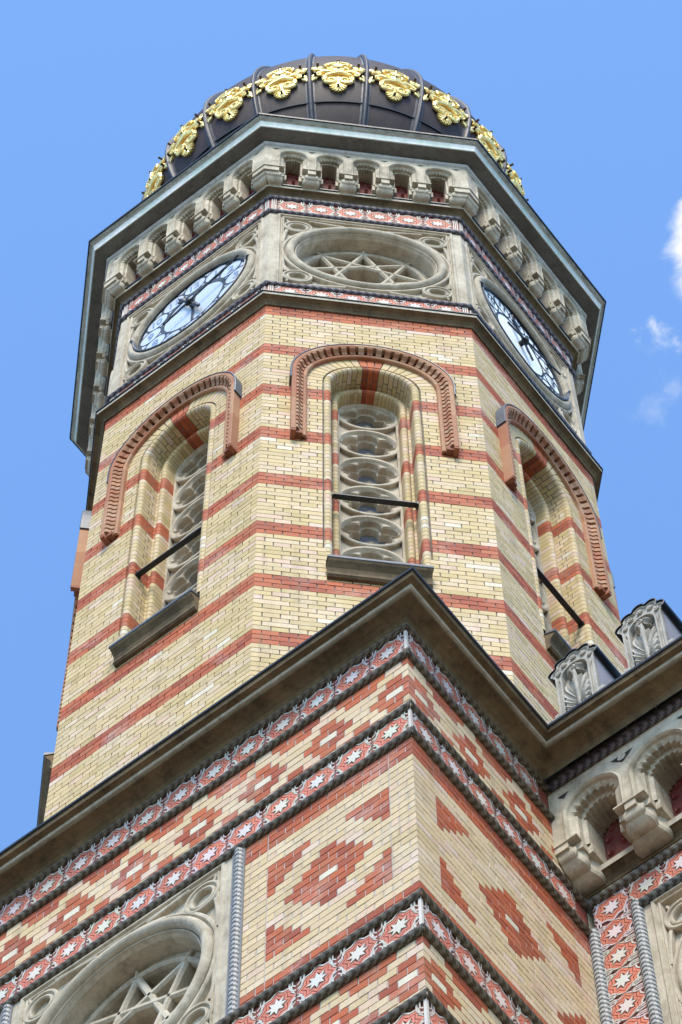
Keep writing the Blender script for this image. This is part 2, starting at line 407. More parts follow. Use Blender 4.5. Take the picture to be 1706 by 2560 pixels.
def make_tracery(fr):
    mb = MB(); pit = .612; cz0 = ZS - .0
    ncir = 7
    # slab, frame strips, rings
    for i in range(ncir):
        cz = cz0 - i * pit
        if cz - .31 < ZB - .4: pass
        hh = pit / 2
        def sq(t, hw=.30, hz=hh):
            c, s_ = abs(cos(t)), abs(sin(t)); return min(hw / c if c > 1e-6 else 9, hz / s_ if s_ > 1e-6 else 9)
        top = sq if i else (lambda t: (.30 if sin(t) > 0 else sq(t)))
        annulus(mb, fr, lambda t: top(t) + .002, .272, TW - .05, TW - .05, 64, cz=cz)
        revolve(mb, fr, [(.300, TW - .05), (.300, TW - .012), (.292, TW - .004), (.268, TW - .004), (.258, TW - .016), (.250, TW - .030)], 48, cz=cz)
        # foil plate with moulded edge
        n = 90
        g = lambda k: (lambda t: foil(t) * k)
        annulus(mb, fr, .252, lambda t: min(foil(t) + .020, .25), TW - .030, TW - .034, n, cz=cz)
        annulus(mb, fr, lambda t: min(foil(t) + .020, .25), lambda t: foil(t) + .006, TW - .034, TW - .020, n, cz=cz)
        annulus(mb, fr, lambda t: foil(t) + .006, lambda t: foil(t) - .008, TW - .020, TW - .036, n, cz=cz)
        annulus(mb, fr, lambda t: foil(t) - .008, lambda t: foil(t) - .012, TW - .036, TW - .085, n, cz=cz)
        annulus(mb, fr, lambda t: foil(t) - .012, lambda t: foil(t) - .034, TW - .085, TW - .095, n, cz=cz)
        annulus(mb, fr, lambda t: foil(t) - .034, lambda t: foil(t) - .036, TW - .095, TW - .17, n, cz=cz)
    for sd in (-1, 1): box(mb, fr, sd * .283 - .02, sd * .283 + .02, TW - .05, TW - .006, ZB - .3, ZS, back=False)
    return mb
def make_glass(fr):
    mb = MB(); w = TW - .16
    mb.poly([fr(-.3, w, ZB - .3), fr(.3, w, ZB - .3), fr(.3, w, ZS)] + [fr(.3 * cos(pi * k / 12), w, ZS + .3 * sin(pi * k / 12)) for k in range(1, 12)] + [fr(-.3, w, ZS)])
    return mb

# ---------------------------------------------------------------- sweeps round the octagon / along the square stage
def octp(r, i):
    a = radians(-67.5 + 45 * (i - 1)); q = r / cos(pi / 8); return q * cos(a), q * sin(a)
def oct_sweep(mb, prof, mis=None, col=(1, 1, 1), seg=1):
    for j in range(len(prof) - 1):
        rows = []
        for (r, z) in prof[j:j + 2]:
            row = []
            for i in range(8):
                x0, y0 = octp(r, i); x1, y1 = octp(r, i + 1)
                for k in range(seg): row.append((x0 + (x1 - x0) * k / seg, y0 + (y1 - y0) * k / seg, z))
            rows.append(row)
        mb.grid(rows, col, mis[j] if mis else 0, closed=True)
def sq_sweep(mb, prof, x0, x1, mis=None, nave_y=.83, part='all'):
    """profile (offset,z) along tower left face, round the corner, along the right face"""
    for j in range(len(prof) - 1):
        rows = []
        for (o, z) in prof[j:j + 2]:
            if part == 'tower': pts = [(-S - o, S, z), (-S - o, -S - o, z), (S + o, -S - o, z), (S + o, -nave_y - o, z)]
            else: pts = [(S + o, -nave_y - o, z), (x1, -nave_y - o, z)]
            rows.append(pts)
        mb.grid(rows, (1, 1, 1), mis[j] if mis else 0)
def bullet(cx, cz, r, a0, a1, n): return [(cx + r * cos(radians(a0 + (a1 - a0) * i / n)), cz + r * sin(radians(a0 + (a1 - a0) * i / n))) for i in range(n + 1)]

# cable moulding: two strands plaited into chevrons
def cable(mb, p0, p1, out, r0, pitch, c0, c1, step=.0078, nt=10, mit0=0., mit1=0., fine=False, low=False):
    p0 = Vector(p0); p1 = Vector(p1); d = p1 - p0; L = d.length; d.normalize(); out = Vector(out); side = d.cross(out)
    n = max(2, int(L / step)); rows = []; cols = []
    for i in range(n + 1):
        s_ = L * i / n; row = []; cr = []
        for k in range(nt + 1):
            th = radians((-115 if not low else -80) + 230 * k / nt)
            ph = (s_ / pitch + abs(th - (.62 if low else 0)) * (.62 if low else .50)) % 1.
            h = abs(sin(pi * ph)) ** .6; e_ = max(0., 1 - min(ph, 1 - ph) / .17)
            r = r0 * (.80 + .16 * h + .10 * e_) if not fine else r0 * (.92 + .08 * h)
            if not fine: h = e_
            # mitre: extend or shorten with the offset across the wall
            off = r * cos(th)
            sh = mit0 * off * (1 - i / n) + mit1 * off * (i / n)
            row.append(p0 + d * (s_ + sh) + out * off + side * (r * sin(th))); cr.append(h)
        rows.append(row); cols.append(cr)
    def cf(a, k):
        h = (cols[a][k] + cols[a][k + 1]) / 2
        if fine: t = 1. if h > .80 else (.55 if h > .62 else .05)
        else: t = min(1., h * 1.1)
        return tuple(x * (1 - t) + y * t for x, y in zip(c0, c1))
    mb.grid(rows, colf=cf)
ROPEC = (.075, .053, .030); ROPEL = (.34, .29, .21); ROPEP = (.060, .046, .055); ROPEPL = (.32, .29, .30)
BLUE = (.055, .050, .045); BLUEL = (.36, .345, .32)

# star relief tiles
def starpts(r, ratio=.52, n=8, rot=0.):
    return [(r * (1 if k % 2 == 0 else ratio) * cos(rot + pi * k / n), r * (1 if k % 2 == 0 else ratio) * sin(rot + pi * k / n)) for k in range(2 * n)]
TR = (.62, .19, .115); TRD = (.25, .060, .038); TWH = (.66, .575, .49)
def starband(mb, fr, cs, zc, pitch=.31, hh=.165, vertical=False, tone=None):
    H = hh
    def P(u, w, z): return fr(u, w, z)
    for ci, cu in enumerate(cs):
        cc, zz = (cu, zc) if not vertical else (zc, cu)
        hp = pitch / 2
        hx, hz = (hp, H) if not vertical else (H, hp)
        k = rnd.uniform(.88, 1.1); tr = tuple(x * k for x in TR); wh = tuple(min(1, x * rnd.uniform(.92, 1.06)) for x in TWH)
        mb.poly([P(cc - hx, -.004, zz - hz), P(cc + hx, -.004, zz - hz), P(cc + hx, -.004, zz + hz), P(cc - hx, -.004, zz + hz)], TRD)
        def clip(x, y, e=.002): 
            m_ = max(abs(x) / (hx - e), abs(y) / (hz - e), 1.); return x / m_, y / m_
        def ring(r0, r1, ra0, ra1, c, w):
            a = [clip(*p) for p in starpts(r0, ra0, 8)]; b_ = [clip(*p) for p in starpts(r1, ra1, 8)]
            n = len(a)
            for i in range(n):
                j = (i + 1) % n
                q = [a[i], a[j], b_[j], b_[i]]
                mb.poly([P(cc + x, w, zz + y) for x, y in q], c)
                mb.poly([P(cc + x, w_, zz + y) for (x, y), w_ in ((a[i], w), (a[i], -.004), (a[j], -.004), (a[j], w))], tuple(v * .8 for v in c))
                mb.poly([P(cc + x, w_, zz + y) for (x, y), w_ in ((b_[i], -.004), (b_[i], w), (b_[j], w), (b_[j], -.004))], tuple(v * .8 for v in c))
        st = starpts(.082, .50, 8)
        mb.poly([P(cc + x, .010, zz + y) for x, y in st], wh)
        for i in range(16):
            j = (i + 1) % 16; mb.poly([P(cc + x, w_, zz + y) for (x, y), w_ in ((st[i], .010), (st[i], -.004), (st[j], -.004), (st[j], .010))], wh)
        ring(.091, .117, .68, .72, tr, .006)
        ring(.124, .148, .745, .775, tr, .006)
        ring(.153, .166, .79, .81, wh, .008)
        # white knotwork at the joints between stars
        def strip(pts, hw, c, w=.009):
            for (x0, y0), (x1, y1) in zip(pts[:-1], pts[1:]):
                d = Vector((x1 - x0, y1 - y0)); 
                if d.length < 1e-5: continue
                d.normalize(); n_ = Vector((-d.y, d.x)) * hw
                q = [(x0 + n_.x, y0 + n_.y), (x0 - n_.x, y0 - n_.y), (x1 - n_.x, y1 - n_.y), (x1 + n_.x, y1 + n_.y)]
                q = [clip(*p) for p in q]
                mb.poly([P(cc + x, w, zz + y) for x, y in q], c)
        for sx in (-1, 1):
            for sy in (-1, 1):
                if vertical:
                    A = [(sy * .190, sx * .088), (sy * .088, sx * .088), (sy * .055, sx * .112), (sy * .088, sx * .1355), (sy * .190, sx * .1355)]
                    B_ = [(sy * .190, sx * .112), (sy * .088, sx * .112)]
                else:
                    A = [(sx * .100, sy * .190), (sx * .100, sy * .098), (sx * .122, sy * .055), (sx * .150, sy * .040)]
                    B_ = [(sx * .124, sy * .190), (sx * .124, sy * .105), (sx * .150, sy * .082)]
                wk = tuple(x * .86 for x in wh); strip(A, .0078, wk, .0095); strip(B_, .0056, wk, .011)

# ================================================================ OCTAGON STAGE
for k in range(8):
    phi = -135 + 45 * k
    fr = Fr(phi, R); mb = MB(); full = 0 <= k <= 4
    backing(mb, fr)
    brickwall(mb, fr, 0., 112 if full else 112, RH, stripe, w_avail, (-HW, HW), -HW)
    if k == 0: pass
    T(mb, 'brick_wall', BRICK)
fr0 = Fr(-90, R)
win = None
reveal = make_reveal(fr0)
for k in range(8):
    fr = Fr(-90, R)
    if k == 0:
        wroot = T(reveal, 'window', BRICK)
        T(make_hood(fr), 'hood_mould', TERRA, parent=wroot)
        T(make_cap(fr), 'lead_cap', LEADG, parent=wroot)
        s_, l_ = make_sill(fr); T(s_, 'sill', CORN, parent=wroot); T(l_, 'sill_flashing', LEADG, parent=wroot)
        T(make_tracery(fr), 'stone_tracery', STONE, parent=wroot)
        T(make_glass(fr), 'glass', GLASS, parent=wroot)
        mb = MB(); box(mb, fr, -.367, .367, -.085, -.035, -4.098, -4.084, back=True)
        for sd in (-1, 1): box(mb, fr, sd * .37 - .012, sd * .37 + .012, -.09, -.03, -4.12, -4.07, back=True)
        T(mb, 'iron_bar', BLACK, parent=wroot)
        kids = list(wroot.children)
        for c in [wroot] + kids: 
            if c is not wroot: c.parent = wroot
    else:
        w2 = wroot.copy(); COL.objects.link(w2); w2.parent = tower; w2.rotation_euler = (0, 0, radians(45 * k))
        for c in kids:
            c2 = c.copy(); COL.objects.link(c2); c2.parent = w2
# fix: meshes of sub-parts are in tower coordinates; parents have identity transforms, copies rotate about the axis

# --- lower ledge of the octagon
mb = MB()
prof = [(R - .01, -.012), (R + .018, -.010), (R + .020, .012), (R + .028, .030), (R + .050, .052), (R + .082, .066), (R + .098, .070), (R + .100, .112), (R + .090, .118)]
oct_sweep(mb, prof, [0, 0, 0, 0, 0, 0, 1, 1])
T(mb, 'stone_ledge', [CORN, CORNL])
mb = MB(); oct_sweep(mb, [(R + .09, .116), (R + .112, .118), (R + .114, .132), (R + .02, .27)]); T(mb, 'ledge_flashing', BLACK)
# --- bands round the clock stage
Z0R, Z1R, Z2R = .575, 2.69, 3.11
PB, PT = .60, 2.67
mb = MB()
for i, k in enumerate(range(8)):
    fr = Fr(-135 + 45 * k, R)
    mb.poly([fr(-HW, -.006, .2), fr(HW, -.006, .2), fr(HW, -.006, 3.3), fr(-HW, -.006, 3.3)]) if False else None
for k in range(8):
    fr = Fr(-135 + 45 * k, R); vis = k < 5
    if vis:
        cs = [-.775 + .31 * i for i in range(6)]
        for zc in (.425, 2.905):
            mb = MB()
            starband(mb, fr, cs, zc, hh=.20)
            for sd in (-1, 1):
                mb.poly([fr(sd * .93, -.004, zc - .2), fr(sd * HW, -.004, zc - .2), fr(sd * HW, -.004, zc + .2), fr(sd * .93, -.004, zc + .2)], TRD)
                for du in (.945, .965, .985): box(mb, fr, sd * du - .005, sd * du + .005, -.004, .008, zc - .2, zc + .2, TWH)
            T(mb, 'star_frieze', TILE)
        for zc in (Z0R, Z1R, Z2R):
            mb = MB()
            m_ = math.tan(pi / 8)
            a = fr(-HW, .002, zc); b_ = fr(HW, .002, zc)
            cable(mb, a, b_, (fr.n[0], fr.n[1], 0), .040, .074, ROPEP, ROPEPL, mit0=-m_, mit1=m_, low=True)
            T(mb, 'cable_moulding', GLAZE, smooth=False)
    else:
        mb = MB()
        mb.poly([fr(-HW, 0, .2), fr(HW, 0, .2), fr(HW, 0, 3.3), fr(-HW, 0, 3.3)], TR); T(mb, 'star_frieze', TILE)

# --- rosette / clock panels
def panel(mb, fr, cu, cz, hw=.95, hh=1.03, fullw=None, hole=.72, zb=None, zt=None):
    fullw = fullw or hw; P = lambda u, w, z: fr(cu + u, w, cz + z)
    zt = zt or hh; zb = zb or hh
    pf = [(-.0, .0), (.012, .012), (.030, .012), (.040, -.012), (.052, -.012), (.062, .004), (.074, -.002), (.085, -.045)]
    # plain margin of the frame
    mb.grid([[P(-fullw, 0, -zb), P(fullw, 0, -zb), P(fullw, 0, zt), P(-fullw, 0, zt)], [P(-hw, 0, -hh), P(hw, 0, -hh), P(hw, 0, hh), P(-hw, 0, hh)]], closed=True)
    for j in range(len(pf) - 1):
        rows = []
        for d, w in pf[j:j + 2]: rows.append([P(-hw + d, w, -hh + d), P(hw - d, w, -hh + d), P(hw - d, w, hh - d), P(-hw + d, w, hh - d)])
        mb.grid(rows, closed=True)
    iw, ih = hw - .085, hh - .085
    def rect(t):
        c, s_ = abs(cos(t)), abs(sin(t)); return min(iw / c if c > 1e-6 else 9, ih / s_ if s_ > 1e-6 else 9)
    # corner roundels; the flat ground is cut out radially behind them
    annulus(mb, fr, rect, .84, -.045, -.045, 96, cu=cu, cz=cz)
    revolve(mb, fr, [(.885, -.047), (.880, -.006), (.872, .004), (.852, .004), (.843, -.012), (.835, -.022), (.827, -.012)] + [(.785 + .045 * cos(radians(a)), -.012 + .052 * sin(radians(a))) for a in range(15, 180, 18)] + [(.737, -.03), (.730, -.012), (.722, -.012), (.718, -.03)], 96, cu, cz)
    for sx in (-1, 1):
        for sy in (-1, 1):
            x, y = sx * .705, sy * .715
            revolve(mb, fr, [(.158, -.046), (.155, -.002), (.148, .006), (.132, .006), (.122, -.012), (.114, -.014), (.106, .0), (.092, .002), (.084, -.008), (.082, -.10)], 40, cu + x, cz + y)
            disc(mb, fr, .083, -.095, 24, cu + x, cz + y, mi=1)
            for q in range(3):
                a = radians(90 + 120 * q); bx, by = cu + x + .036 * cos(a), cz + y + .036 * sin(a)
                revolve(mb, fr, [(.034 * cos(radians(t)), -.09 + .04 * sin(radians(t))) for t in (0, 25, 50, 75, 89)], 12, bx, by)
            # swept ribs that tie roundel to the great ring
            def rib(pts, hwid=.016):
                for i in range(len(pts) - 1): bar(mb, fr, (cu + pts[i][0], cz + pts[i][1]), (cu + pts[i + 1][0], cz + pts[i + 1][1]), hwid, .003, -.047, ridge=.006)
            ax = [(sx * (.845), sy * (.18 + .09 * i)) for i in range(0, 5)]
            ax = [(sx * (.858 - .035 * (i / 6.) ** 2), sy * (.22 + .37 * i / 6.)) for i in range(7)]
            rib(ax)
            ay = [(sx * (.22 + .37 * i / 6.), sy * (.868 + .055 * (i / 6.) ** 1.)) for i in range(7)]
            rib(ay)
            rib([(sx * .82, sy * .885), (sx * .80, sy * .83)], .012)
def star_window(mb, fr, cu, cz):
    D = -.20; P = lambda u, w, z: fr(cu + u, w, cz + z)
    revolve(mb, fr, [(.718, -.03), (.705, -.06), (.700, D), (.648, D - .004), (.640, D + .022), (.622, D + .024), (.606, D + .010), (.598, D - .02), (.596, D - .23)], 96, cu, cz)
    nodes = [(.615 * sin(pi * k / 4), .615 * cos(pi * k / 4)) for k in range(8)]
    for k in range(8):
        a = nodes[k]; b_ = nodes[(k + 3) % 8]
        bar(mb, fr, (cu + a[0], cz + a[1]), (cu + b_[0], cz + b_[1]), .029, D + .020 + (.003 if k % 2 else 0), D - .20, ridge=.020)
        # small spur on the rim at each node
        bar(mb, fr, (cu + a[0] * .97, cz + a[1] * .97), (cu + a[0] * 1.12, cz + a[1] * 1.12), .014, D + .03, D - .02, ridge=.012)
    # back plate with the open octagonal eye
    eye = .615 * cos(3 * pi / 8) / 1.
    annulus(mb, fr, .60, .235, D - .22, D - .22, 32, cu=cu, cz=cz)
    annulus(mb, fr, .235, .235, D - .22, D - .27, 32, cu=cu, cz=cz)
    revolve(mb, fr, [(.235, D - .27), (.62, D - .275), (.62, D - 1.1), (.01, D - 1.11)], 32, cu, cz, mi=1)  # near-black chamber added behind the eye so the opening looks dark
CZ = 1.615
for k in range(8):
    fr = Fr(-135 + 45 * k, R); mb = MB()
    panel(mb, fr, 0, CZ, hw=.925, hh=1.04, fullw=HW, zb=1.06, zt=1.08)
    if k % 2 == 0:
        star_window(mb, fr, 0, CZ)
        o = T(mb, 'rosette_panel', [STONE, VOID])
    else:
        revolve(mb, fr, [(.718, -.03), (.716, -.07)], 64, 0, CZ); disc(mb, fr, .72, -.065, 48, 0, CZ)
        o = T(mb, 'clock_panel', [STONE, VOID])

# --- ledge over the clock stage
mb = MB()
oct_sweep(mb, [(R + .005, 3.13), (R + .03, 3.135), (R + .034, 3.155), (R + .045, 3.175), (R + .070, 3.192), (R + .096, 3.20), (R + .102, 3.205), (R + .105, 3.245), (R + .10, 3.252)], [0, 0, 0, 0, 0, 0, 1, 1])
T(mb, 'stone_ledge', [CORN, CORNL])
mb = MB(); oct_sweep(mb, [(R + .10, 3.25), (R + .118, 3.252), (R + .120, 3.272), (R + .02, 3.34)]); T(mb, 'ledge_flashing', BLACK)

# --- scalloped corbel arcade
def scallop(t, r0, depth, n=9):
    """intrados radius at angle t (0..pi): small concave lobes"""
    x = (t / pi * n) % 1.
    return r0 - depth * (1 - abs(sin(pi * x)) ** .8)
def arcade(mb, fr, centres, zs, ro, ri, zcap, ztop, uL, uR, WF, WB, red_mi=1, lob=9, capd=.10, bulbz=None, wallw=.0):
    """front plate with round arches, deep scalloped vaults, cap blocks and rolled corbels"""
    P = fr; n = lob * 5
    def open_poly(rad):   # left foot up over the arch to the right foot
        return [(-rad, zcap - zs)] + [(rad * cos(pi - pi * i / n), rad * sin(pi - pi * i / n)) for i in range(n + 1)] + [(rad, zcap - zs)]
    cs = list(centres); pit = cs[1] - cs[0]
    bounds = [uL] + [(a + b_) / 2 for a, b_ in zip(cs[:-1], cs[1:])] + [uR]
    for c, b0, b1 in zip(cs, bounds[:-1], bounds[1:]):
        op = [(c + x, zs + y) for x, y in open_poly(ro)]
        # front plate
        top = []
        for (x, y) in op:
            top.append((x, ztop))
        top[0] = (b0, zcap); top[-1] = (b1, zcap)
        m_ = len(op)
        outer = []
        for i, (x, y) in enumerate(op):
            if i == 0: outer.append((b0, zcap))
            elif i == m_ - 1: outer.append((b1, zcap))
            else:
                t = pi - pi * (i - 1) / n; dx, dy = cos(t), sin(t)
                k1 = ((b1 if dx > 0 else b0) - c) / dx if abs(dx) > 1e-6 else 99
                k2 = (ztop - zs) / dy if dy > 1e-6 else 99
                k_ = min(k1, k2); outer.append((c + dx * k_, zs + dy * k_))
        mb.grid([[P(x, WF, y) for x, y in outer], [P(x, WF, y) for x, y in op]])
        # corners of the plate above the arch
        mb.poly([P(b0, WF, ztop), P(outer[1 + 0][0], WF, zs)] + [P(x, WF, y) for x, y in outer[1:m_ // 2] if abs(x - b0) < 1e-6 or abs(y - ztop) < 1e-6][:0] + [P(b0, WF, ztop)]) if False else None
        for i in range(len(outer) - 1):
            (xa, ya), (xb, yb) = outer[i], outer[i + 1]
            if abs(xa - b0) < 1e-5 and abs(yb - ztop) < 1e-5 and abs(xb - b0) > 1e-5: mb.poly([P(xa, WF, ya), P(b0, WF, ztop), P(xb, WF, yb)])
            if abs(xb - b1) < 1e-5 and abs(ya - ztop) < 1e-5 and abs(xa - b1) > 1e-5: mb.poly([P(xa, WF, ya), P(b1, WF, ztop), P(xb, WF, yb)])
        # moulded arris then scalloped soffit
        def loop(f, w): 
            L = [(c - f(0), zcap)] ; 
            L += [(c + f(t) * cos(t), zs + f(t) * sin(t)) for t in [pi - pi * i / n for i in range(n + 1)]]
            L += [(c + f(0), zcap)]; return [P(x, w, y) for x, y in L]
        k = ro - ri
        rows = [loop(lambda t: ro, WF), loop(lambda t: ro - k * .08, WF + .008 * k / .04), loop(lambda t: ro - k * .3, WF + .012 * k / .04), loop(lambda t: ro - k * .5, WF + .002), loop(lambda t: ro - k * .6, WF - .02)]
        mb.grid(rows)
        d1 = ri * .16
        sc = lambda t: scallop(t, ri, d1, lob)
        sc2 = lambda t: scallop(t, ri * .80, ri * .13, lob)
        Dp = WF - WB
        rows = [loop(lambda t: ro - k * .6, WF - .02), loop(sc, WF - .03 - .05 * Dp), loop(sc, WF - .30 * Dp)]
        mb.grid(rows)
        rows = [loop(sc, WF - .30 * Dp), loop(sc2, WF - .33 * Dp), loop(sc2, WF - .97 * Dp)]
        mb.grid(rows)
        # red panel at the back, with a raised border and leafy relief
        bw_ = ri * .72
        mb.poly([P(c - ro, WB + .004, zcap - .5), P(c + ro, WB + .004, zcap - .5), P(c + ro, WB + .004, zs + ro), P(c - ro, WB + .004, zs + ro)], (.17, .032, .022), red_mi)
        for sd in (-1, 1):
            box(mb, fr, c + sd * bw_ - .010, c + sd * bw_ + .010, WB + .004, WB + .018, zcap - .4, zs + ri * .5, (.24, .045, .03), red_mi)
        for q in range(14):
            qx = c + bw_ * .8 * sin(q * 2.4) * .9; qz = zcap - .30 + q * (zs + ri - zcap + .3) / 14
            revolve(mb, fr, [(ri * .17, WB + .004), (ri * .13, WB + .02), (ri * .05, WB + .010)], 7, qx, qz, (.23, .040, .028), red_mi)
    # piers: cap block and rolled corbel
    br = [(uL, cs[0] - ro)] + [(a + ro, b_ - ro) for a, b_ in zip(cs[:-1], cs[1:])] + [(cs[-1] + ro, uR)]
    return br
def corbels(mb, fr, br, zcap, caph, WF, WB, mit=(0, 0), bulb=1., e0=.066):
    P = fr; n = len(br)
    for i, (a, b_) in enumerate(br):
        first, last = i == 0, i == n - 1
        mL = mit[0] if first else 0; mR = mit[1] if last else 0
        def A(w, e): return (a - (0 if first else e)) - mL * (w - 0)
        def B(w, e): return (b_ + (0 if last else e)) + mR * (w - 0)
        # cap block: three steps back
        wm = WF - .36 * (WF - WB)
        for (w0, w1, e, zt_, zb_) in ((wm, WF + .018, e0 + .006, zcap + .004, zcap - .012), (WF - .05, WF + .006, .018 * bulb, zcap + .002, zcap - caph), (wm, WF - .05, e0 + .008, zcap + .004, zcap - caph - .006), (WB, wm, e0 * 1.34 + .012, zcap + .008, zcap - caph - .014)):
            c8 = [(A(w, e), w) for w in (w0, w1)] + [(B(w, e), w) for w in (w1, w0)]
            bot = [P(u, w, zb_) for u, w in c8]; tp = [P(u, w, zt_) for u, w in c8]
            mb.poly(bot); mb.poly(tp[::-1])
            for q in range(4): mb.poly([bot[q], bot[(q + 1) % 4], tp[(q + 1) % 4], tp[q]])
        # rolled corbel: bulging, ribbed by depth
        zc_ = zcap - caph
        D = WF - WB; rows = []
        pts = []
        for q in range(31):
            t = q / 30.; w = WF - .015 - (D * .88) * (1 - cos(t * pi / 2)) ; z = zc_ - (.15 * bulb + .02) * sin(t * pi / 2) ** 1.1 - .016 * bulb * abs(sin(t * 3 * pi))
            ex = e0 * (.25 + .9 * t) + .022 * bulb * abs(sin(t * 3 * pi))
            pts.append((w, z, ex))
        for s_ in range(2): pass
        for (w, z, ex) in pts:
            rows.append([P(A(w, ex), w, zc_ + .0), P(A(w, ex), w, z + .025), P(A(w, ex) + .014, w, z), P(B(w, ex) - .014, w, z), P(B(w, ex), w, z + .025), P(B(w, ex), w, zc_)])
        mb.grid(rows); mb.poly(rows[0])
mit = math.tan(pi / 8)
for k in range(8):
    fr = Fr(-135 + 45 * k, R); mb = MB(); WF = .235; uE = HW + mit * WF
    cs = [-.79 + .395 * i for i in range(5)]
    br = arcade(mb, fr, cs, 3.865, .168, .122, 3.47, 4.16, -uE, uE, WF, .0, lob=9)
    corbels(mb, fr, [(-HW, br[0][1])] + br[1:-1] + [(br[-1][0], HW)], 3.47, .12, WF, .0, (mit, mit), .75)
    for c in [a + .1975 for a in cs[:-1]] + [-.985, .985]:     # flat dark spandrel triangles, recess shade put in their colour
        mb.poly([fr(c - .045, WF + .002, 4.085), fr(c, WF + .002, 4.04), fr(c + .045, WF + .002, 4.085)], mi=2)
    T(mb, 'corbel_arcade', [STONE2, TERRA, VOID])
    mb = MB(); mb.poly([fr(-HW - .1, 0.002, 3.3), fr(HW + .1, .002, 3.3), fr(HW + .1, .002, 4.3), fr(-HW - .1, .002, 4.3)], (.17, .032, .022)); 
    T(mb, 'red_terracotta_back', TERRA)
# --- main cornice and gutter
mb = MB()
oct_sweep(mb, [(R + .22, 4.15)] + [(R + .215 + .048 * cos(radians(a)), 4.195 + .052 * sin(radians(a))) for a in range(-80, 91, 17)] + [(R + .20, 4.255)])
T(mb, 'roll_moulding', ROLL, smooth=True)
mb = MB()
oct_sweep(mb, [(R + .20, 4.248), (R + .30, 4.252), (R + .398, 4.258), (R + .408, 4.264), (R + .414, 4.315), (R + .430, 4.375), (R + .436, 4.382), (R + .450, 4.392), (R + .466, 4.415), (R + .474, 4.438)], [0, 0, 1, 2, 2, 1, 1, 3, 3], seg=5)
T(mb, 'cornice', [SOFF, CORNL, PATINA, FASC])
mb = MB(); oct_sweep(mb, [(R + .47, 4.433), (R + .486, 4.436), (R + .490, 4.462), (R + .47, 4.47), (R - .1, 4.62), (R - .9, 4.66)]); T(mb, 'gutter', BLACK)
# hairline joints with green run-off on the patina strip
# --- dome
DZ, DA = 8.19, 2.43
def dome_r(z):
    h = z - DZ
    if h < 0: return sqrt(max(DA * DA - h * h, .01)) if h > -1.75 else 1.70
    t = min(h / 5.2, 1.); return DA * (cos(t * pi / 2) ** .75) * (1 - .25 * t) + .02
AZ0 = -51.0; NG = 22; AST = 360 / NG
mb = MB()
zs_ = [4.6, 5.2, 5.8, 6.2, 6.5] + [DZ - DA * sin(radians(a)) for a in range(42, -1, -3)] + [DZ + .25 * i for i in range(1, 20)] + [DZ + 5.0, DZ + 5.2]
rows = [[(dome_r(z) * cos(radians(a)), dome_r(z) * sin(radians(a)), z) for a in [360 * k / 132 for k in range(132)]] for z in zs_]
mb.grid(rows, closed=True)
dome = T(mb, 'dome', LEAD, smooth=True)
dome['label'] = 'dark metal onion dome with raised ribs and gilded scrollwork'
def dpt(az, lat, h):
    a, l = radians(az), radians(lat); r = DA + h
    return (r * cos(l) * cos(a), r * cos(l) * sin(a), DZ + r * sin(l))
def meridian(az, off, h, la0=-46, la1=88, st=3):
    pts = []
    for la in list(range(la0, 1, st)):
        x, y, z = dpt(az, la, h); pts.append((x - off * sin(radians(az)), y + off * cos(radians(az)), z))
    for i in range(1, 20):
        z = DZ + .25 * i; r = dome_r(z) + h; pts.append((r * cos(radians(az)) - off * sin(radians(az)) * r / DA, r * sin(radians(az)) + off * cos(radians(az)) * r / DA, z))
    return pts
rib0 = None
mb = MB(); az = AZ0 + AST / 2
prof = [(-.060, -.01), (-.056, .006), (-.036, .010), (-.026, .034), (-.012, .050), (0, .054), (.012, .050), (.026, .034), (.036, .010), (.056, .006), (.060, -.01)]
rows = [meridian(0, o, h) for o, h in prof]
mb.grid([list(r) for r in zip(*rows)])
for k in range(NG):
    if k == 0:
        rib0 = T(mb, 'dome_rib', RIBM, parent=dome); rb = rib0
    else:
        rb = rib0.copy(); COL.objects.link(rb); rb.parent = dome
    rb.rotation_euler = (0, 0, radians(AZ0 + AST * (k + .5)))
mb = MB()   # standing seams between ribs
for la in (-21.3,):
    rows = [[dpt(360 * k / 132, la + dl, h) for k in range(132)] for dl, h in ((-.30, .0), (-.28, .016), (.12, .018), (.16, .0))]
    mb.grid(rows, closed=True)
T(mb, 'sheet_seam', BLACK, parent=dome)
# gilded ornament, drawn in a flat (s,t) plane and laid on the dome
def O(s_, t, h): # s metres sideways, t metres up from latitude -8
    s_ *= 1.10; t = t * 1.10 + .045
    la = -8.2 + math.degrees(t / DA); return dpt(math.degrees(s_ / (DA * cos(radians(la)))), la, h)
def otube(mb, pts, r, h=.022):
    r = [q * 1.2 for q in r] if hasattr(r, '__len__') else r * 1.2
    P = [O(a, b_, h) for a, b_ in pts]; tube(mb, P, r, 7)
def spiral(cx, cy, r0, r1, a0, turns, n=26, sx=1):
    return [(cx + sx * (r0 + (r1 - r0) * i / n) * cos(radians(a0) + 2 * pi * turns * i / n), cy + (r0 + (r1 - r0) * i / n) * sin(radians(a0) + 2 * pi * turns * i / n)) for i in range(n + 1)]
def plate(mb, out, h=.035, dome_h=None):
    n = len(out); cx = sum(p[0] for p in out) / n; cy = sum(p[1] for p in out) / n
    c = O(cx, cy, dome_h or h + .012)
    f = [O(a, b_, h) for a, b_ in out]; g = [O(a, b_, -.004) for a, b_ in out]
    for i in range(n):
        j = (i + 1) % n; mb.poly([f[i], f[j], c]); mb.poly([g[i], g[j], f[j], f[i]])
def lobes(cx, cy, rx, ry, n, amp, a0=0, a1=360, m_=48):
    return [(cx + rx * (1 + amp * abs(sin(radians(a) * n / 2))) * cos(radians(a)), cy + ry * (1 + amp * abs(sin(radians(a) * n / 2))) * sin(radians(a))) for a in [a0 + (a1 - a0) * i / m_ for i in range(m_)]]
mb = MB()
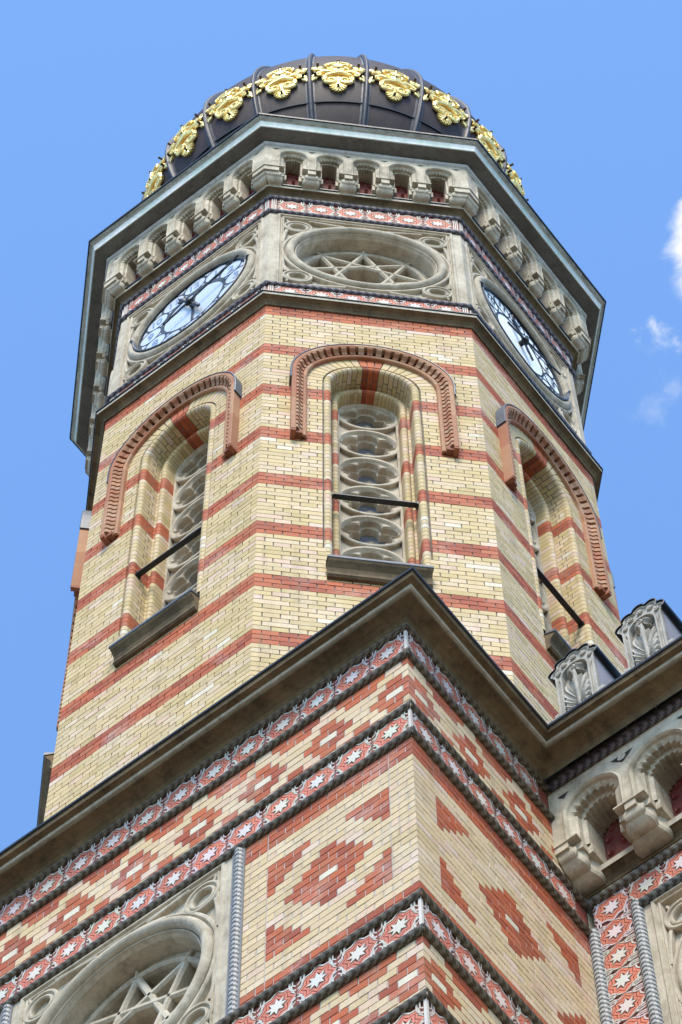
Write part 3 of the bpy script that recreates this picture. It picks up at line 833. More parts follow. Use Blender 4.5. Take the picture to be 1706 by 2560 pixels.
plate(mb, [(-.15, -.20), (-.165, -.12), (-.14, -.05), (-.20, -.02), (-.27, -.06), (-.285, -.02), (-.25, .03), (-.19, .05), (-.26, .08), (-.285, .13), (-.24, .15), (-.17, .10), (-.15, .18), (-.12, .235), (0, .265), (.12, .235), (.15, .18), (.17, .10), (.24, .15), (.285, .13), (.26, .08), (.19, .05), (.25, .03), (.285, -.02), (.27, -.06), (.20, -.02), (.14, -.05), (.165, -.12), (.15, -.20), (0, -.245)], .016, .020)
# palmette at the foot
pal = [(0, -.22), (.0, -.20)]
pal = []
for i in range(9):
    a = radians(180 + 180 * i / 8); pal.append((.088 * cos(a) * 1.08, -.285 + .105 * sin(a))); 
    if i < 8: a2 = radians(180 + 180 * (i + .5) / 8); pal.append((.078 * cos(a2), -.285 + .092 * sin(a2)))
pal += [(.07, -.25), (0, -.215), (-.07, -.25)]
plate(mb, pal, .028)
for i in range(7):
    a = radians(195 + 150 * i / 6); otube(mb, [(0, -.255), (.05 * cos(a), -.275 + .05 * sin(a)), (.088 * cos(a), -.285 + .094 * sin(a))], [.006, .011, .009], .034)
for sx in (-1, 1):
    sp = spiral(.078, -.175, .012, .072, 200, 1.55, 30, 1); sp = [(sx * x, y) for x, y in sp]
    otube(mb, sp, [.014 + .010 * i / 30 for i in range(31)], .03)
    # ribbon from scroll crossing up to the crown
    otube(mb, [(sx * x, y) for x, y in ((.150, -.190), (.158, -.13), (.135, -.075), (.07, -.03), (.0, -.005), (-.055, .03), (-.085, .08), (-.07, .13))], .021, .036)
    otube(mb, [(sx * x, y) for x, y in ((.02, -.02), (.08, .02), (.15, .03), (.20, .01), (.245, -.03), (.262, -.075))], [.016, .019, .02, .02, .018, .012], .03)
    otube(mb, [(sx * x, y) for x, y in ((.145, .03), (.19, .07), (.225, .085), (.26, .07), (.282, .10), (.270, .155))], [.012, .017, .02, .02, .018, .01], .03)
    sp = [(sx * x, y) for x, y in spiral(.200, -.035, .010, .040, 40, 1.2, 18)]
    otube(mb, sp, .013, .034)
    sp = [(sx * x, y) for x, y in spiral(.20, .125, .010, .036, 220, 1.2, 18)]
    otube(mb, sp, .013, .034)
    plate(mb, [(sx * x, y) for x, y in ((.235, -.03), (.272, -.03), (.290, -.085), (.282, -.150), (.262, -.125), (.240, -.110), (.222, -.075))], .026)
    plate(mb, [(sx * x, y) for x, y in ((.215, .16), (.245, .13), (.285, .15), (.292, .20), (.262, .185), (.240, .205), (.218, .19))], .026)
    plate(mb, [(sx * x, y) for x, y in ((.10, .02), (.15, .05), (.16, .11), (.12, .15), (.075, .13), (.07, .06))], .024)
plate(mb, lobes(0, .045, .052, .055, 6, .25), .05, .075)
plate(mb, [(-.13, .12), (-.155, .17), (-.15, .215), (-.115, .235), (-.09, .265), (-.045, .268), (0, .285), (.045, .268), (.09, .265), (.115, .235), (.15, .215), (.155, .17), (.13, .12), (.06, .10), (0, .12), (-.06, .10)], .04, .06)
for sx in (-1, 1):
    otube(mb, [(sx * .13, .13), (sx * .145, .18), (sx * .115, .215), (sx * .07, .235), (sx * .02, .25)], .012, .05)
    otube(mb, [(sx * .02, .10), (sx * .05, .16), (sx * .09, .18), (sx * .11, .15)], .014, .055)
otube(mb, [(0, .06), (0, .12), (0, .20), (0, .255)], .012, .06)
for (x, y) in ((0, .275), (-.22, .19), (.22, .19), (-.245, -.06), (.245, -.06), (0, .05), (0, -.325)):   # fixing bolts
    a = O(x, y, .02); b_ = O(x, y, .085)
    tube(mb, [a, b_], .015, 6, (1, 1, 1), 1)
for k in range(NG):
    if k == 0: or0 = T(mb, 'gilded_scroll', [GOLD, RODM], parent=dome, smooth=False); ob = or0
    else: ob = or0.copy(); COL.objects.link(ob); ob.parent = dome
    ob.rotation_euler = (0, 0, radians(AZ0 + AST * k))
mb = MB(); tube(mb, [(0, 0, DZ + 5.15), (0, 0, DZ + 5.5), (0, 0, DZ + 5.8), (0, 0, DZ + 6.4)], [.12, .22, .05, .02], 12); T(mb, 'finial', GOLD, parent=dome, smooth=True)

# ================================================================ SQUARE STAGE
RT = [-8.575, -8.965, -9.72, -10.085, -12.085, -12.475, -13.155, -13.54]   # cable heights
SR = .0725
def frieze(r, u, cs):
    for c in cs:
        d = abs(u - c) / BW
        if d < 2.01:
            k = abs(r - 4)
            if k <= 2:
                lim = (1.5, 1.0, .5)[k]
                if d < .5 and k == 0: return 'c'
                if d < lim + .02: return 'r'
            d2 = 2.0 - d
            if (r == 0 and d2 < 1.02) or (r in (1, 7) and d2 < .52) : return 'r'
            if r == 6 and d2 < .3: return 'r'
    return 'y'
def bigpanel(r, u, c, half):
    if r < 3 or r >= 24: return 'r'
    q = r - 3; d = abs(u - c) / BW
    k = abs(q - 10)
    if k <= 4 and d < 2.52 - .5 * k: return 'c' if (k == 0 and d < .5) else 'r'
    e = half / BW - d                     # distance in from the vertical red edge
    if 0 <= e + .02:
        if 3 <= q <= 7 and e < 2.52 - .5 * (q - 3): return 'r'
        if 13 <= q <= 17 and e < .52 + .5 * (q - 13): return 'r'
    return 'y'
def sq_brick(mb, fr, ztop, nr, colf, u_ends, anchor_c, rh=SR):
    uL, uR = u_ends
    # alternate courses are centred on the pattern
    av = lambda z: [(uL, uR)]
    for r in range(nr):
        # row parity so that brick centred on anchor for 'even' pattern rows
        pass
    brickwall(mb, fr, ztop, nr, rh, colf, av, u_ends, anchor_c, lower=True, merge=.22, jt=.008)
sqA = Fr(-90, S); sqB = Fr(0, S)
for side, fr, ends in (('A', sqA, (-S, S)), ('B', sqB, (-S, -NY))):
    mb = MB()
    cs = [2.325 - .5743 * k for k in range(9)] if side == 'A' else [-2.30 + .5743 * k for k in range(4)]
    dz = (RT[1] - .035 - (RT[2] + .03)) / 8
    brickwall(mb, fr, RT[1] - .035, 8, dz, lambda r, u: frieze(r, u, cs), lambda z: [ends], ends, cs[0] - BW / 2, lower=True, merge=.14, jt=.0105)
    dz = (RT[5] - .035 - (RT[6] + .03)) / 8
    brickwall(mb, fr, RT[5] - .035, 8, dz, lambda r, u: frieze(r, u, cs), lambda z: [ends], ends, cs[0] - BW / 2, lower=True, merge=.14, jt=.0105)
    dz = (RT[3] - .035 - (RT[4] + .03)) / 26
    if side == 'A':
        c = 1.745; half = .504
        rng = [(1.04, S)]; rng2 = [(-S, -1.04)]
        brickwall(mb, fr, RT[3] - .035, 26, dz, lambda r, u: bigpanel(r, u, 1.745, half), lambda z: rng, (1.04, S), c, lower=True, merge=.14, jt=.0105, cuts=(c - half, c + half))
        brickwall(mb, fr, RT[3] - .035, 26, dz, lambda r, u: bigpanel(r, u, -1.745, half), lambda z: rng2, (-S, -1.04), -c, lower=True, merge=.14, jt=.0105, cuts=(-c - half, -c + half))
    else:
        c = -1.418; half = 5.5 * BW
        brickwall(mb, fr, RT[3] - .035, 26, dz, lambda r, u: bigpanel(r, u, c, half), lambda z: [ends], ends, c, lower=True, merge=.14, jt=.0105, cuts=(c - half, c + half))
    w = -.0055; u0, u1 = ends
    if side == 'A':
        for (a, b_, z1, z0) in ((-S, S, -8.4, RT[3]), (-S, -.98, RT[3], RT[4]), (.98, S, RT[3], RT[4]), (-S, S, RT[4], -14.0)):
            mb.poly([fr(a, w, z0), fr(b_, w, z0), fr(b_, w, z1), fr(a, w, z1)], MORTL)
    else:
        mb.poly([fr(u0, w, -14.0), fr(u1, w, -14.0), fr(u1, w, -8.4), fr(u0, w, -8.4)], MORTL)
    T(mb, 'brick_wall', BRICK)
    # star friezes and cables
    for zc in (-8.765, -9.895, -12.275, -13.35):
        mb = MB()
        if side == 'A': s_c = [2.285 - .311 * i for i in range(15)]
        else: s_c = [-2.285 + .311 * i for i in range(7 if zc > -13 else 7)]
        lim = (-.78 if zc > -9 else -NY) if side == 'B' else 99
        starband(mb, fr, [q for q in s_c if q < lim - .0], zc, pitch=.311, hh=.19)
        if side == 'B': mb.poly([fr(-.9, -.0048, zc - .19), fr(-NY, -.0048, zc - .19), fr(-NY, -.0048, zc + .19), fr(-.9, -.0048, zc + .19)], TRD)
        if side == 'A':
            box(mb, fr, S - .012, S + .0085, -.004, .010, zc - .18, zc + .18, TWH)
        else: box(mb, fr, -S - .0075, -S + .012, -.004, .009, zc - .18, zc + .18, TWH)
        T(mb, 'star_frieze', TILE)
    for i, zc in enumerate(RT):
        mb = MB()
        if side == 'A': cable(mb, fr(-S, .004, zc), fr(S, .004, zc), (fr.n[0], fr.n[1], 0), .041, .066, ROPEC, ROPEL, mit0=-1, mit1=1, low=True)
        else:
            e = -.76 if i < 2 else -NY
            cable(mb, fr(-S, .004, zc), fr(e, .004, zc), (fr.n[0], fr.n[1], 0), .041, .066, ROPEC, ROPEL, mit0=-1, mit1=0, low=True)
        T(mb, 'cable_moulding', GLAZE)
mb = MB()
for (x0, y0, x1, y1) in ((-S, S, -S, -S), (S, S, -S, S), (S, -NY, S, S)):
    mb.poly([(x0, y0, -14), (x1, y1, -14), (x1, y1, -8.4), (x0, y0, -8.4)])
q = [(-S, -S), (S, -S), (S, S), (-S, S)]
for i in range(4):
    a, b_ = q[i], q[(i + 1) % 4]; mb.poly([(a[0], a[1], GZ), (b_[0], b_[1], GZ), (b_[0], b_[1], -13.75), (a[0], a[1], -13.75)])
T(mb, 'tower_shaft', LOWB)
# big rosette of the left face
mb = MB(); zc = -11.085
panel(mb, sqA, -.025, zc, hw=.905, hh=.965, fullw=.985, zb=1.0, zt=1.0)
star_window(mb, sqA, -.025, zc)
T(mb, 'rosette_panel', [STONE, VOID])
for cu in (.998, -1.045):
    mb = MB(); cable(mb, sqA(cu, -.012, RT[4] + .02), sqA(cu, -.012, RT[3] - .02), (0, -1, 0), .047, .052, BLUE, BLUEL, step=.008, fine=True)
    for s_ in (-1, 1): box(mb, sqA, cu + s_ * .047 - .006, cu + s_ * .047 + .006, -.02, .012, RT[4], RT[3], (.24, .23, .21))
    T(mb, 'scaled_colonnette', GLAZE)
# roof of the square stage
mb = MB(); mb.poly([(-S - .2, -S - .2, -8.42), (S + .2, -S - .2, -8.42), (S + .2, S + .2, -8.35), (-S - .2, S + .2, -8.35)]); T(mb, 'stage_roof', LEADG)
CP = [(.035, -8.60), (.045, -8.565), (.06, -8.545), (.10, -8.525), (.15, -8.512), (.185, -8.508), (.190, -8.490), (.208, -8.488), (.215, -8.462), (.225, -8.458), (.262, -8.452), (.270, -8.415)]
CM = [0, 0, 0, 0, 0, 0, 1, 1, 0, 0, 0]
mb = MB(); sq_sweep(mb, CP, 0, 0, CM, part='tower'); T(mb, 'cornice', [CORN, CORNL])
mb = MB(); sq_sweep(mb, [(.265, -8.416), (.285, -8.412), (.288, -8.392), (.15, -8.36), (-.05, -8.34)], 0, 0, part='tower'); T(mb, 'roof_edge_flashing', BLACK)

# ================================================================ CLOCKS
def numeral_mesh(txt, size):
    cu = bpy.data.curves.new('t', 'FONT'); cu.body = txt; cu.size = size; cu.align_x = 'CENTER'; cu.align_y = 'CENTER'; cu.offset = .004
    o = bpy.data.objects.new('t', cu); COL.objects.link(o)
    dg = bpy.context.evaluated_depsgraph_get(); me = bpy.data.meshes.new_from_object(o.evaluated_get(dg))
    vs = [tuple(v.co) for v in me.vertices]; fs = [tuple(p.vertices) for p in me.polygons]
    bpy.data.objects.remove(o); bpy.data.curves.remove(cu); bpy.data.meshes.remove(me)
    xs = [v[0] for v in vs]; ys = [v[1] for v in vs]; mx, my = (min(xs) + max(xs)) / 2, (min(ys) + max(ys)) / 2
    return [(v[0] - mx, v[1] - my) for v in vs], fs
def clock(phi, style, label):
    fr = Fr(phi, R, 0, CZ); loc = fr(0, 0, 0)
    ck = thing('tower_clock', loc, label, 'clock', None)
    B_ = lambda mb, name, mats, parent=None, smooth=False: mb.build(name, mats, parent or ck, smooth, loc)
    mb = MB(); W = -.035
    pane = PANE_A if style == 'A' else PANE_B
    disc(mb, fr, .705, W, 64)
    dial = B_(mb, 'dial', pane)
    mb = MB()
    revolve(mb, fr, [(.722, -.06), (.722, -.012), (.715, -.008), (.700, -.010), (.696, W)], 72)
    rim = B_(mb, 'rim', BLACK)
    mb = MB(); W1 = W + .006
    if style == 'A':
        # dark web: a sheet with twelve round panes and a large centre pane set in it
        revolve(mb, fr, [(.70, W), (.70, W1), (.385, W1), (.383, W)], 72)
        for sx in (-1, 1): bar(mb, fr, (0, sx * .05), (0, sx * .39), .016, W1 + .004, W)
    else:
        for k in range(12):
            t0 = pi / 6 * k; revolve(mb, fr, [(.141, W), (.141, W1), (.128, W1), (.128, W)], 32, .56 * cos(t0), .56 * sin(t0))
        revolve(mb, fr, [(.412, W), (.412, W1), (.388, W1), (.386, W)], 64); revolve(mb, fr, [(.699, W), (.699, W1), (.69, W1)], 64)
    B_(mb, 'glazing_bars', BLACK if style == 'B' else WEBM)
    if style == 'A':
        for k in range(12):
            mb = MB(); t0 = pi / 6 * k; disc(mb, fr, .133, W1 + .003, 32, .56 * cos(t0), .56 * sin(t0)); B_(mb, 'round_pane', pane, dial)
        mb = MB()
        for k in range(12):
            t0 = pi / 6 * (k + .5)
            mb.poly([fr(r_ * cos(a), W1 + .003, r_ * sin(a)) for r_, a in ((.625, t0), (.682, t0 - .085), (.686, t0), (.682, t0 + .085))])
            mb.poly([fr(r_ * cos(a), W1 + .003, r_ * sin(a)) for r_, a in ((.475, t0), (.432, t0 + .05), (.430, t0), (.432, t0 - .05))])
        B_(mb, 'spandrel_panes', pane, dial)
    for n_ in range(1, 13):
        t0 = radians(90 - 30 * n_); mb = MB(); vs, fs = numeral_mesh(str(n_), .19 if n_ < 10 else .165)
        i0 = len(mb.v)
        for x, y in vs: mb.v.append(fr(.56 * cos(t0) + x * .95, W + .012, .56 * sin(t0) + y * 1.12))
        for f in fs: mb.f.append(tuple(i0 + q for q in f)); mb.c.append((1, 1, 1)); mb.m.append(0)
        B_(mb, 'numeral', FAINT if style == 'A' else BLACK, dial)
    # lead drip tray hugging the lower half of the rim
    mb = MB(); pr = [(.724, -.05), (.728, .045), (.738, .050), (.745, .045), (.742, -.05)]
    rows = [[fr(r * cos(a), w, r * sin(a)) for r, w in pr] for a in [radians(180 + 180 * i / 36) for i in range(37)]]
    mb.grid(rows); 
    for sx in (-1, 1):
        mb.grid([[fr(sx * .724, -.05, .0), fr(sx * .728, .05, .0), fr(sx * .745, .05, 0)], [fr(sx * .738, -.05, .03), fr(sx * .750, .065, .05), fr(sx * .765, .06, .05)], [fr(sx * .765, -.04, .05), fr(sx * .79, .04, .085), fr(sx * .80, .035, .085)]])
    B_(mb, 'drip_tray', LEADG)
    # hands
    def hand(th, L, tail, wf, wid, orn, name):
        mb = MB(); d = (sin(radians(th)), cos(radians(th))); n_ = (-d[1], d[0])
        def Q(a, b_): return (d[0] * a + n_[0] * b_, d[1] * a + n_[1] * b_)
        segs = [(-tail, .006), (-tail * .9, wid * 1.3), (-tail * .72, wid * .7), (-tail * .5, wid * 1.6), (-tail * .3, wid), (0, wid * 1.3), (L * .3, wid), (L * .52, wid * .8), (L * .60, wid * orn), (L * .66, wid * 1.0), (L * .74, wid * orn * 1.15), (L * .80, wid * .8), (L * .86, wid * .9), (L, .003)]
        f = [Q(a, h) for a, h in segs]; g = [Q(a, -h) for a, h in segs]
        rows = [[fr(p[0], wf - .012, p[1]) for p in f], [fr(p[0], wf + .0, p[1]) for p in f], [fr(Q(a, 0)[0], wf + .008, Q(a, 0)[1]) for a, h in segs], [fr(p[0], wf, p[1]) for p in g], [fr(p[0], wf - .012, p[1]) for p in g], [fr(p[0], wf - .012, p[1]) for p in f]]
        mb.grid(rows)
        return B_(mb, name, BLACK)
    hand(66, .70, .36, .045, .013, 2.0, 'minute_hand'); hh = hand(335, .42, .30, .022, .020, 2.4, 'hour_hand')
    mb = MB(); revolve(mb, fr, [(.032, W), (.032, .06), (.02, .07), (.001, .072)], 16); revolve(mb, fr, [(.055, .02), (.052, .034), (.03, .036)], 12); B_(mb, 'arbor', BLACK)
    return ck
clock(-90, 'A', 'round clock with blue glass panes in a dark web, on the left of the tower')
clock(0, 'B', 'white faced round clock with black numerals, on the right of the tower')

# ================================================================ NAVE WALL
fn = Fr(-90, NY)            # lower wall plane, u = x
XE = 9.0
mb = MB(); mb.poly([(S, -NY + .002, GZ), (XE, -NY + .002, GZ), (XE, -NY + .002, -13.2), (S, -NY + .002, -13.2)])
mb.poly([(XE, -NY, GZ), (XE, 8, GZ), (XE, 8, -8.4), (XE, -NY, -8.4)])
N(mb, 'wall', LOWB)
# stars: horizontal frieze and vertical strip
mb = MB()
cs = [2.645 + .295 * i for i in range(20)]
starband(mb, fn, cs, -9.895, pitch=.295, hh=.19)
N(mb, 'star_frieze', TILE); mb = MB()
starband(mb, fn, [-10.20 - .295 * i for i in range(11)], 2.645, pitch=.295, hh=.175, vertical=True)
N(mb, 'star_frieze', TILE)
mb = MB()
for zc in (RT[2], ): cable(mb, fn(S, .004, zc), fn(XE, .004, zc), (0, -1, 0), .050, .066, ROPEC, (.30, .31, .27), low=True)
N(mb, 'cable_moulding', GLAZE); mb = MB()
cable(mb, fn(2.88, .004, RT[3]), fn(XE, .004, RT[3]), (0, -1, 0), .047, .066, (.045, .045, .036), (.32, .33, .30), low=True)
N(mb, 'cable_moulding', GLAZE)
for cu in (2.478, 2.838):
    mb = MB(); cable(mb, fn(cu, -.005, -13.2), fn(cu, -.005, RT[3] + (.05 if cu > 2.6 else .03)), (0, -1, 0), .050, .050, (.055, .054, .050), (.38, .375, .355), step=.008, fine=True)
    N(mb, 'scaled_colonnette', GLAZE)
mb = MB(); panel(mb, fn, 3.875, -11.16, hw=.935, hh=1.04, fullw=.99, zb=2.0, zt=1.06)
star_window(mb, fn, 3.875, -11.16); N(mb, 'rosette_panel', [STONE, VOID])
mb = MB(); mb.poly([fn(4.86, 0, -13.2), fn(XE, 0, -13.2), fn(XE, 0, RT[3]), fn(4.86, 0, RT[3])]); N(mb, 'stone_wall_field', STONE)
# ledge beneath the arcade
mb = MB(); pf = [(NY, -9.66), (NY + .03, -9.655), (NY + .035, -9.62), (NY + .05, -9.59), (NY + .085, -9.565), (NY + .105, -9.56), (NY + .11, -9.505), (NY + .08, -9.49), (NY, -9.46)]
for j in range(len(pf) - 1):
    mb.grid([[(S, -pf[j][0], pf[j][1]), (XE, -pf[j][0], pf[j][1])], [(S, -pf[j + 1][0], pf[j + 1][1]), (XE, -pf[j + 1][0], pf[j + 1][1])]], mi=1 if j in (5, 6) else 0)
N(mb, 'stone_ledge', [CORN, CORNL])
# arcade
mb = MB(); WF = .755 - NY
cs = [2.805 + .578 * i for i in range(10)]
br = arcade(mb, fn, cs, -9.045, .262, .195, -9.365, -8.62, S, XE - .1, WF, .0, lob=9)
corbels(mb, fn, br, -9.365, .085, WF, .0, (0, 0), 1.0, e0=.098)
for c in cs:
    cx_ = c + .289
    mb.poly([fn(cx_ - .10, WF + .003, -8.725), fn(cx_, WF + .003, -8.825), fn(cx_ + .10, WF + .003, -8.725)], mi=2)  # flat dark triangle on the plate, shade of a recess painted in
    disc(mb, fn, .036, WF + .008, 20, cx_, -8.762)
mb.poly([fn(S + .08, WF + .003, -8.74), fn(S + .13, WF + .003, -8.80), fn(S + .18, WF + .003, -8.74)], mi=2)
N(mb, 'corbel_arcade', [STONE2, TERRA, VOID])
mb = MB(); cable(mb, fn(S + .04, WF + .01, -8.575), fn(XE, WF + .01, -8.575), (0, -1, 0), .047, .072, (.06, .050, .058), (.34, .31, .33), low=True); N(mb, 'cable_moulding', GLAZE)
mb = MB()
mb.poly([(S, -.755, -8.63), (XE, -.755, -8.63), (XE, -.80, -8.52), (S, -.80, -8.52)])
sq_sweep(mb, CP, 0, XE, CM, part='nave')
N(mb, 'cornice', [CORN, CORNL])
mb = MB(); sq_sweep(mb, [(.265, -8.416), (.285, -8.412), (.288, -8.392), (.15, -8.36)], 0, XE, part='nave')
mb.poly([(S, -.95, -8.37), (XE, -.95, -8.37), (XE, 8, -8.3), (S, 8, -8.3)])
N(mb, 'roof_edge_flashing', BLACK)

# ================================================================ CRESTINGS ON THE NAVE CORNICE
def cresting(x, label, grp):
    y0 = 1.075; fr = Fr(-90, y0, x, -8.40); loc = (x, -y0, -8.40)
    root = thing('stone_cresting', loc, label, 'cresting', grp)
    B_ = lambda mb, name, mats, parent=None, smooth=False: mb.build(name, mats, parent or root, smooth, loc)
    hw = .172; zs = .66
    # outline of the front: straight sides, five lobes over the top
    def outl(k=0.):
        pts = [(-hw + k, 0), (-hw + k, zs)]
        for i in range(5):
            a0, a1 = pi - pi * i / 5, pi - pi * (i + 1) / 5; am = (a0 + a1) / 2
            c = ((hw - .005) * cos(am), zs + (hw - .005) * sin(am) * 1.05)
            for q in range(7):
                b_ = am + radians(78 - 26 * q); rr = .052 - k * .8
                pts.append((c[0] + rr * cos(b_), c[1] + rr * sin(b_)))
        return pts + [(hw - k, zs), (hw - k, 0)]
    mb = MB(); o = outl(); D = -.34
    inn = [(-.115, .0), (-.115, zs - .10)] + [(.112 * cos(pi - pi * i / 34), zs - .06 + .118 * sin(pi - pi * i / 34)) for i in range(35)] + [(.115, zs - .10), (.115, .0)]
    n = len(o); 
    # match counts by resampling the inner line
    def res(pl, n):
        L = [0]; 
        for a, b_ in zip(pl[:-1], pl[1:]): L.append(L[-1] + hypot(b_[0] - a[0], b_[1] - a[1]))
        out = []
        for i in range(n):
            s_ = L[-1] * i / (n - 1); j = 0
            while j < len(L) - 2 and L[j + 1] < s_: j += 1
            t = (s_ - L[j]) / max(L[j + 1] - L[j], 1e-9); out.append((pl[j][0] + (pl[j + 1][0] - pl[j][0]) * t, pl[j][1] + (pl[j + 1][1] - pl[j][1]) * t))
        return out
    N_ = 90; oo = res(o, N_); i2 = res(outl(.016), N_); ii = res(inn, N_)
    ix = [(a * 1.12, b_ * 1.02) for a, b_ in ii]
    mb.grid([[fr(a, D, b_) for a, b_ in oo], [fr(a, -.012, b_) for a, b_ in oo], [fr(a, .0, b_) for a, b_ in oo]])
    mb.grid([[fr(a, 0, b_) for a, b_ in oo], [fr(a, 0, b_) for a, b_ in i2], [fr(a, -.016, b_) for a, b_ in [(p[0] * .97, p[1] * .99) for p in i2]], [fr(a, -.016, b_) for a, b_ in ix], [fr(a, .004, b_) for a, b_ in ix], [fr(a, .004, b_) for a, b_ in ii], [fr(a, -.055, b_) for a, b_ in ii]])
    mb.poly([fr(a, -.055, b_) for a, b_ in inn])
    for q in range(5):      # bosses in the lobes
        am = pi - pi * (q + .5) / 5; revolve(mb, fr, [(.026, -.016), (.025, .002), (.017, .002), (.015, -.004), (.012, .004), (.001, .006)], 14, .148 * cos(am), zs + .148 * sin(am) * 1.05)
    for sx in (-1, 1):      # stepped feet
        box(mb, fr, *sorted((sx * (hw + .0), sx * (hw + .065))), -.10, -.004, 0, .115)
        box(mb, fr, *sorted((sx * (hw + .0), sx * (hw + .045))), -.10, -.002, .115, .145)
        box(mb, fr, *sorted((sx * (hw + .006), sx * (hw + .055))), -.05, .006, .04, .06)
    B_(mb, 'front_block', CREST)
    # acanthus and flower relief
    mb = MB(); F = -.05
    def leaf(p0, p1, wid, lift, bend=0.):
        n = 7; d = Vector((p1[0] - p0[0], p1[1] - p0[1])); nn = Vector((-d.y, d.x)).normalized(); rows = []
        for i in range(n + 1):
            t = i / n; c = Vector(p0) + d * t + nn * (bend * sin(pi * t)); h = wid * sin(pi * min(1, t * .92 + .08)) ** .8 + .001; z = F + lift * sin(pi * (t * .75 + .15))
            rows.append([fr(c.x - nn.x * h, F + .002, c.y - nn.y * h), fr(c.x - nn.x * h * .5, z, c.y - nn.y * h * .5), fr(c.x, z - .010, c.y), fr(c.x + nn.x * h * .5, z, c.y + nn.y * h * .5), fr(c.x + nn.x * h, F + .002, c.y + nn.y * h)])
        mb.grid(rows)
    tube(mb, [fr(0, F + .02, .10), fr(0, F + .045, .3), fr(0, F + .05, .46), fr(0, F + .055, .60)], [.022, .018, .022, .012], 8)
    for sx in (-1, 1):
        leaf((0, .20), (sx * .085, .53), .030, .07, -sx * .03); leaf((0, .16), (sx * .112, .43), .030, .065, -sx * .035)
        leaf((0, .12), (sx * .116, .32), .030, .075, -sx * .035); leaf((sx * .01, .07), (sx * .116, .21), .030, .08, -sx * .03)
        leaf((sx * .035, .03), (sx * .116, .10), .030, .085, -sx * .02); leaf((0, .32), (sx * .04, .56), .022, .06, sx * .01)
        tube(mb, [fr(sx * a, F + .05, b_) for a, b_ in spiral(.055, .09, .008, .032, 0, 1.3, 14)], .011, 6)
    for q in range(6):
        a = 2 * pi * q / 6 + .3; leaf((0, .63), (.085 * cos(a), .63 + .085 * sin(a)), .032, .065)
    revolve(mb, fr, [(.022, F + .03), (.02, F + .065), (.01, F + .07), (.004, F + .06)], 12, 0, .64)
    B_(mb, 'foliage_relief', CREST)
    mb = MB(); oc = [(a * 1.05, (b_ - zs) * 1.06 + zs if b_ > zs - .01 else b_) for a, b_ in res(outl(-.004)[1:-1], 60)]
    mb.grid([[fr(a, D - .01, b_) for a, b_ in oc], [fr(a, .012, b_) for a, b_ in oc], [fr(a * .965, .014, (b_ - zs) * .93 + zs) for a, b_ in oc]])
    B_(mb, 'lead_cap', BLACK)
    for sx in (-1, 1):
        mb = MB()
        mb.poly([fr(sx * (hw + .004), D, 0), fr(sx * (hw + .004), -.03, 0), fr(sx * (hw + .004), -.03, zs), fr(sx * (hw + .004), D, zs)])
        mb.poly([fr(sx * (hw + .004), D, 0), fr(sx * (hw + .06), -.10, 0), fr(sx * (hw + .06), -.10, .14), fr(sx * (hw + .004), D, .2)])
        B_(mb, 'side_flashing', LEADV)
    return root
G = 'stone crestings standing in a row on the facade cornice'
cresting(2.995, 'carved grey stone cresting in front of the tower wall, nearest the inner corner', G)
cresting(3.605, 'carved grey stone cresting standing against the open sky, second from the tower', G)
cresting(4.215, 'third carved stone cresting from the tower, further along the cornice', G)

# ================================================================ GROUND
mb = MB(); Q = 600
mb.poly([(-Q, -Q, GZ), (Q, -Q, GZ), (Q, Q, GZ), (-Q, Q, GZ)])
g = mb.build('ground', PAVE); struct(g, 'pale paved square far below the tower', 'ground')

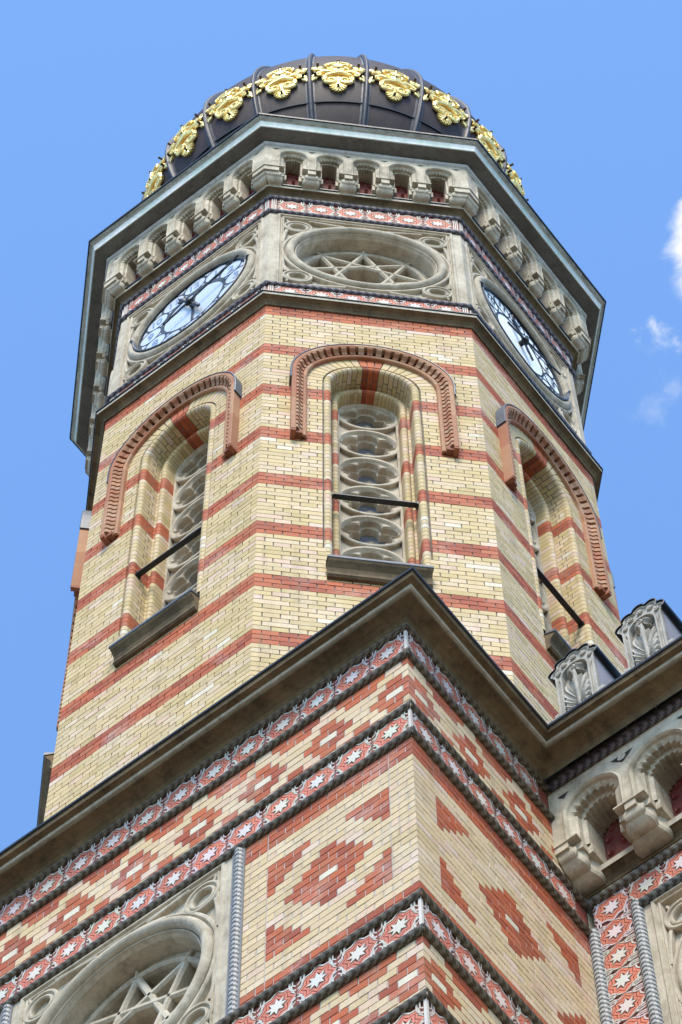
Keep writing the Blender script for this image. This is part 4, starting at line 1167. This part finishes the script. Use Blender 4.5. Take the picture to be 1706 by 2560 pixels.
# ================================================================ LIGHT, SKY, CAMERA
SUN_AZ, SUN_EL = -58., 50.      # azimuth measured from +X towards +Y
w = bpy.data.worlds.new('World'); scene.world = w; w.use_nodes = True; nt = w.node_tree
bg = nt.nodes['Background']; sky = nt.nodes.new('ShaderNodeTexSky'); sky.sky_type = 'NISHITA'; sky.sun_disc = False
sky.sun_elevation = radians(SUN_EL); sky.sun_rotation = radians(90 - SUN_AZ); sky.altitude = 100; sky.air_density = 1.0; sky.dust_density = .6; sky.ozone_density = 1.
bg.inputs['Strength'].default_value = .12
tc = nt.nodes.new('ShaderNodeTexCoord')
def cloud(direction, size, scale, lo, hi, dens, wt=.32):
    vs = nt.nodes.new('ShaderNodeVectorMath'); vs.operation = 'DOT_PRODUCT'; vs.inputs[1].default_value = Vector(direction).normalized()
    nt.links.new(tc.outputs['Generated'], vs.inputs[0])
    mr = nt.nodes.new('ShaderNodeMapRange'); mr.inputs['From Min'].default_value = cos(radians(size)); mr.inputs['From Max'].default_value = 1.; mr.interpolation_type = 'SMOOTHSTEP'
    nt.links.new(vs.outputs['Value'], mr.inputs['Value'])
    n = nt.nodes.new('ShaderNodeTexNoise'); n.inputs['Scale'].default_value = scale; n.inputs['Detail'].default_value = 9; n.inputs['Roughness'].default_value = .58; n.inputs['Distortion'].default_value = .3
    nt.links.new(tc.outputs['Generated'], n.inputs['Vector'])
    m1 = nt.nodes.new('ShaderNodeMath'); m1.operation = 'MULTIPLY_ADD'; m1.inputs[1].default_value = wt; nt.links.new(mr.outputs[0], m1.inputs[0]); nt.links.new(n.outputs['Fac'], m1.inputs[2])
    m2 = nt.nodes.new('ShaderNodeMapRange'); m2.inputs['From Min'].default_value = lo; m2.inputs['From Max'].default_value = hi; m2.inputs['To Max'].default_value = dens; m2.interpolation_type = 'SMOOTHSTEP'
    nt.links.new(m1.outputs[0], m2.inputs['Value'])
    m3 = nt.nodes.new('ShaderNodeMath'); m3.operation = 'MULTIPLY'; nt.links.new(m2.outputs[0], m3.inputs[0])
    m4 = nt.nodes.new('ShaderNodeMapRange'); m4.inputs['From Max'].default_value = .35; nt.links.new(mr.outputs[0], m4.inputs['Value']); nt.links.new(m4.outputs[0], m3.inputs[1])
    return m3.outputs[0]
CAM = Vector((8.1328, -10.7365, -28.0112)); YAW, PIT, ROL, F_ = 2.2161, 1.1319, -.0152, 7749.435
Fv = Vector((cos(PIT) * cos(YAW), cos(PIT) * sin(YAW), sin(PIT))); Rv = Vector((sin(YAW), -cos(YAW), 0)); Uv = Rv.cross(Fv)
R2 = Rv * cos(ROL) + Uv * sin(ROL); U2 = -Rv * sin(ROL) + Uv * cos(ROL)
def pixdir(px, py): return (Fv + R2 * ((px - 853) / F_) - U2 * ((py - 1280) / F_)).normalized()
col = mixc(nt, 1., sky.outputs['Color'], (.79, 1.02, 1.22), 'MULTIPLY')
for args in ((pixdir(1830, 610), 1.55, 46, .62, .95, .97, .42), (pixdir(1636, 846), .7, 80, .74, 1.0, .55, .30), (pixdir(1640, 985), 1.1, 60, .76, 1.1, .3, .28), (pixdir(250, 130), 1.4, 45, .80, 1.25, .18, .22)):
    f = cloud(*args); col = mixc(nt, f, col, (3.3, 3.35, 3.4))
nt.links.new(col, bg.inputs['Color'])
sd = bpy.data.lights.new('sun', 'SUN'); sd.energy = 1.5; sd.angle = radians(22); sd.color = (1, .90, .74)
so = bpy.data.objects.new('sun', sd); COL.objects.link(so)
dv = Vector((cos(radians(SUN_EL)) * cos(radians(SUN_AZ)), cos(radians(SUN_EL)) * sin(radians(SUN_AZ)), sin(radians(SUN_EL))))
so.rotation_euler = dv.to_track_quat('Z', 'Y').to_euler(); so.location = dv * 60
from mathutils import Matrix
cd = bpy.data.cameras.new('camera'); co = bpy.data.objects.new('camera', cd); COL.objects.link(co)
Mx = Matrix((R2, U2, -Fv)).transposed().to_4x4(); Mx.translation = CAM; co.matrix_world = Mx
cd.sensor_fit = 'HORIZONTAL'; cd.sensor_width = 36; cd.lens = F_ * 36 / 1706; cd.clip_start = .1; cd.clip_end = 3000
scene.camera = co
scene.view_settings.view_transform = 'Standard'; scene.view_settings.look = 'None'; scene.view_settings.gamma = 1
scene.view_settings.exposure = 1.45
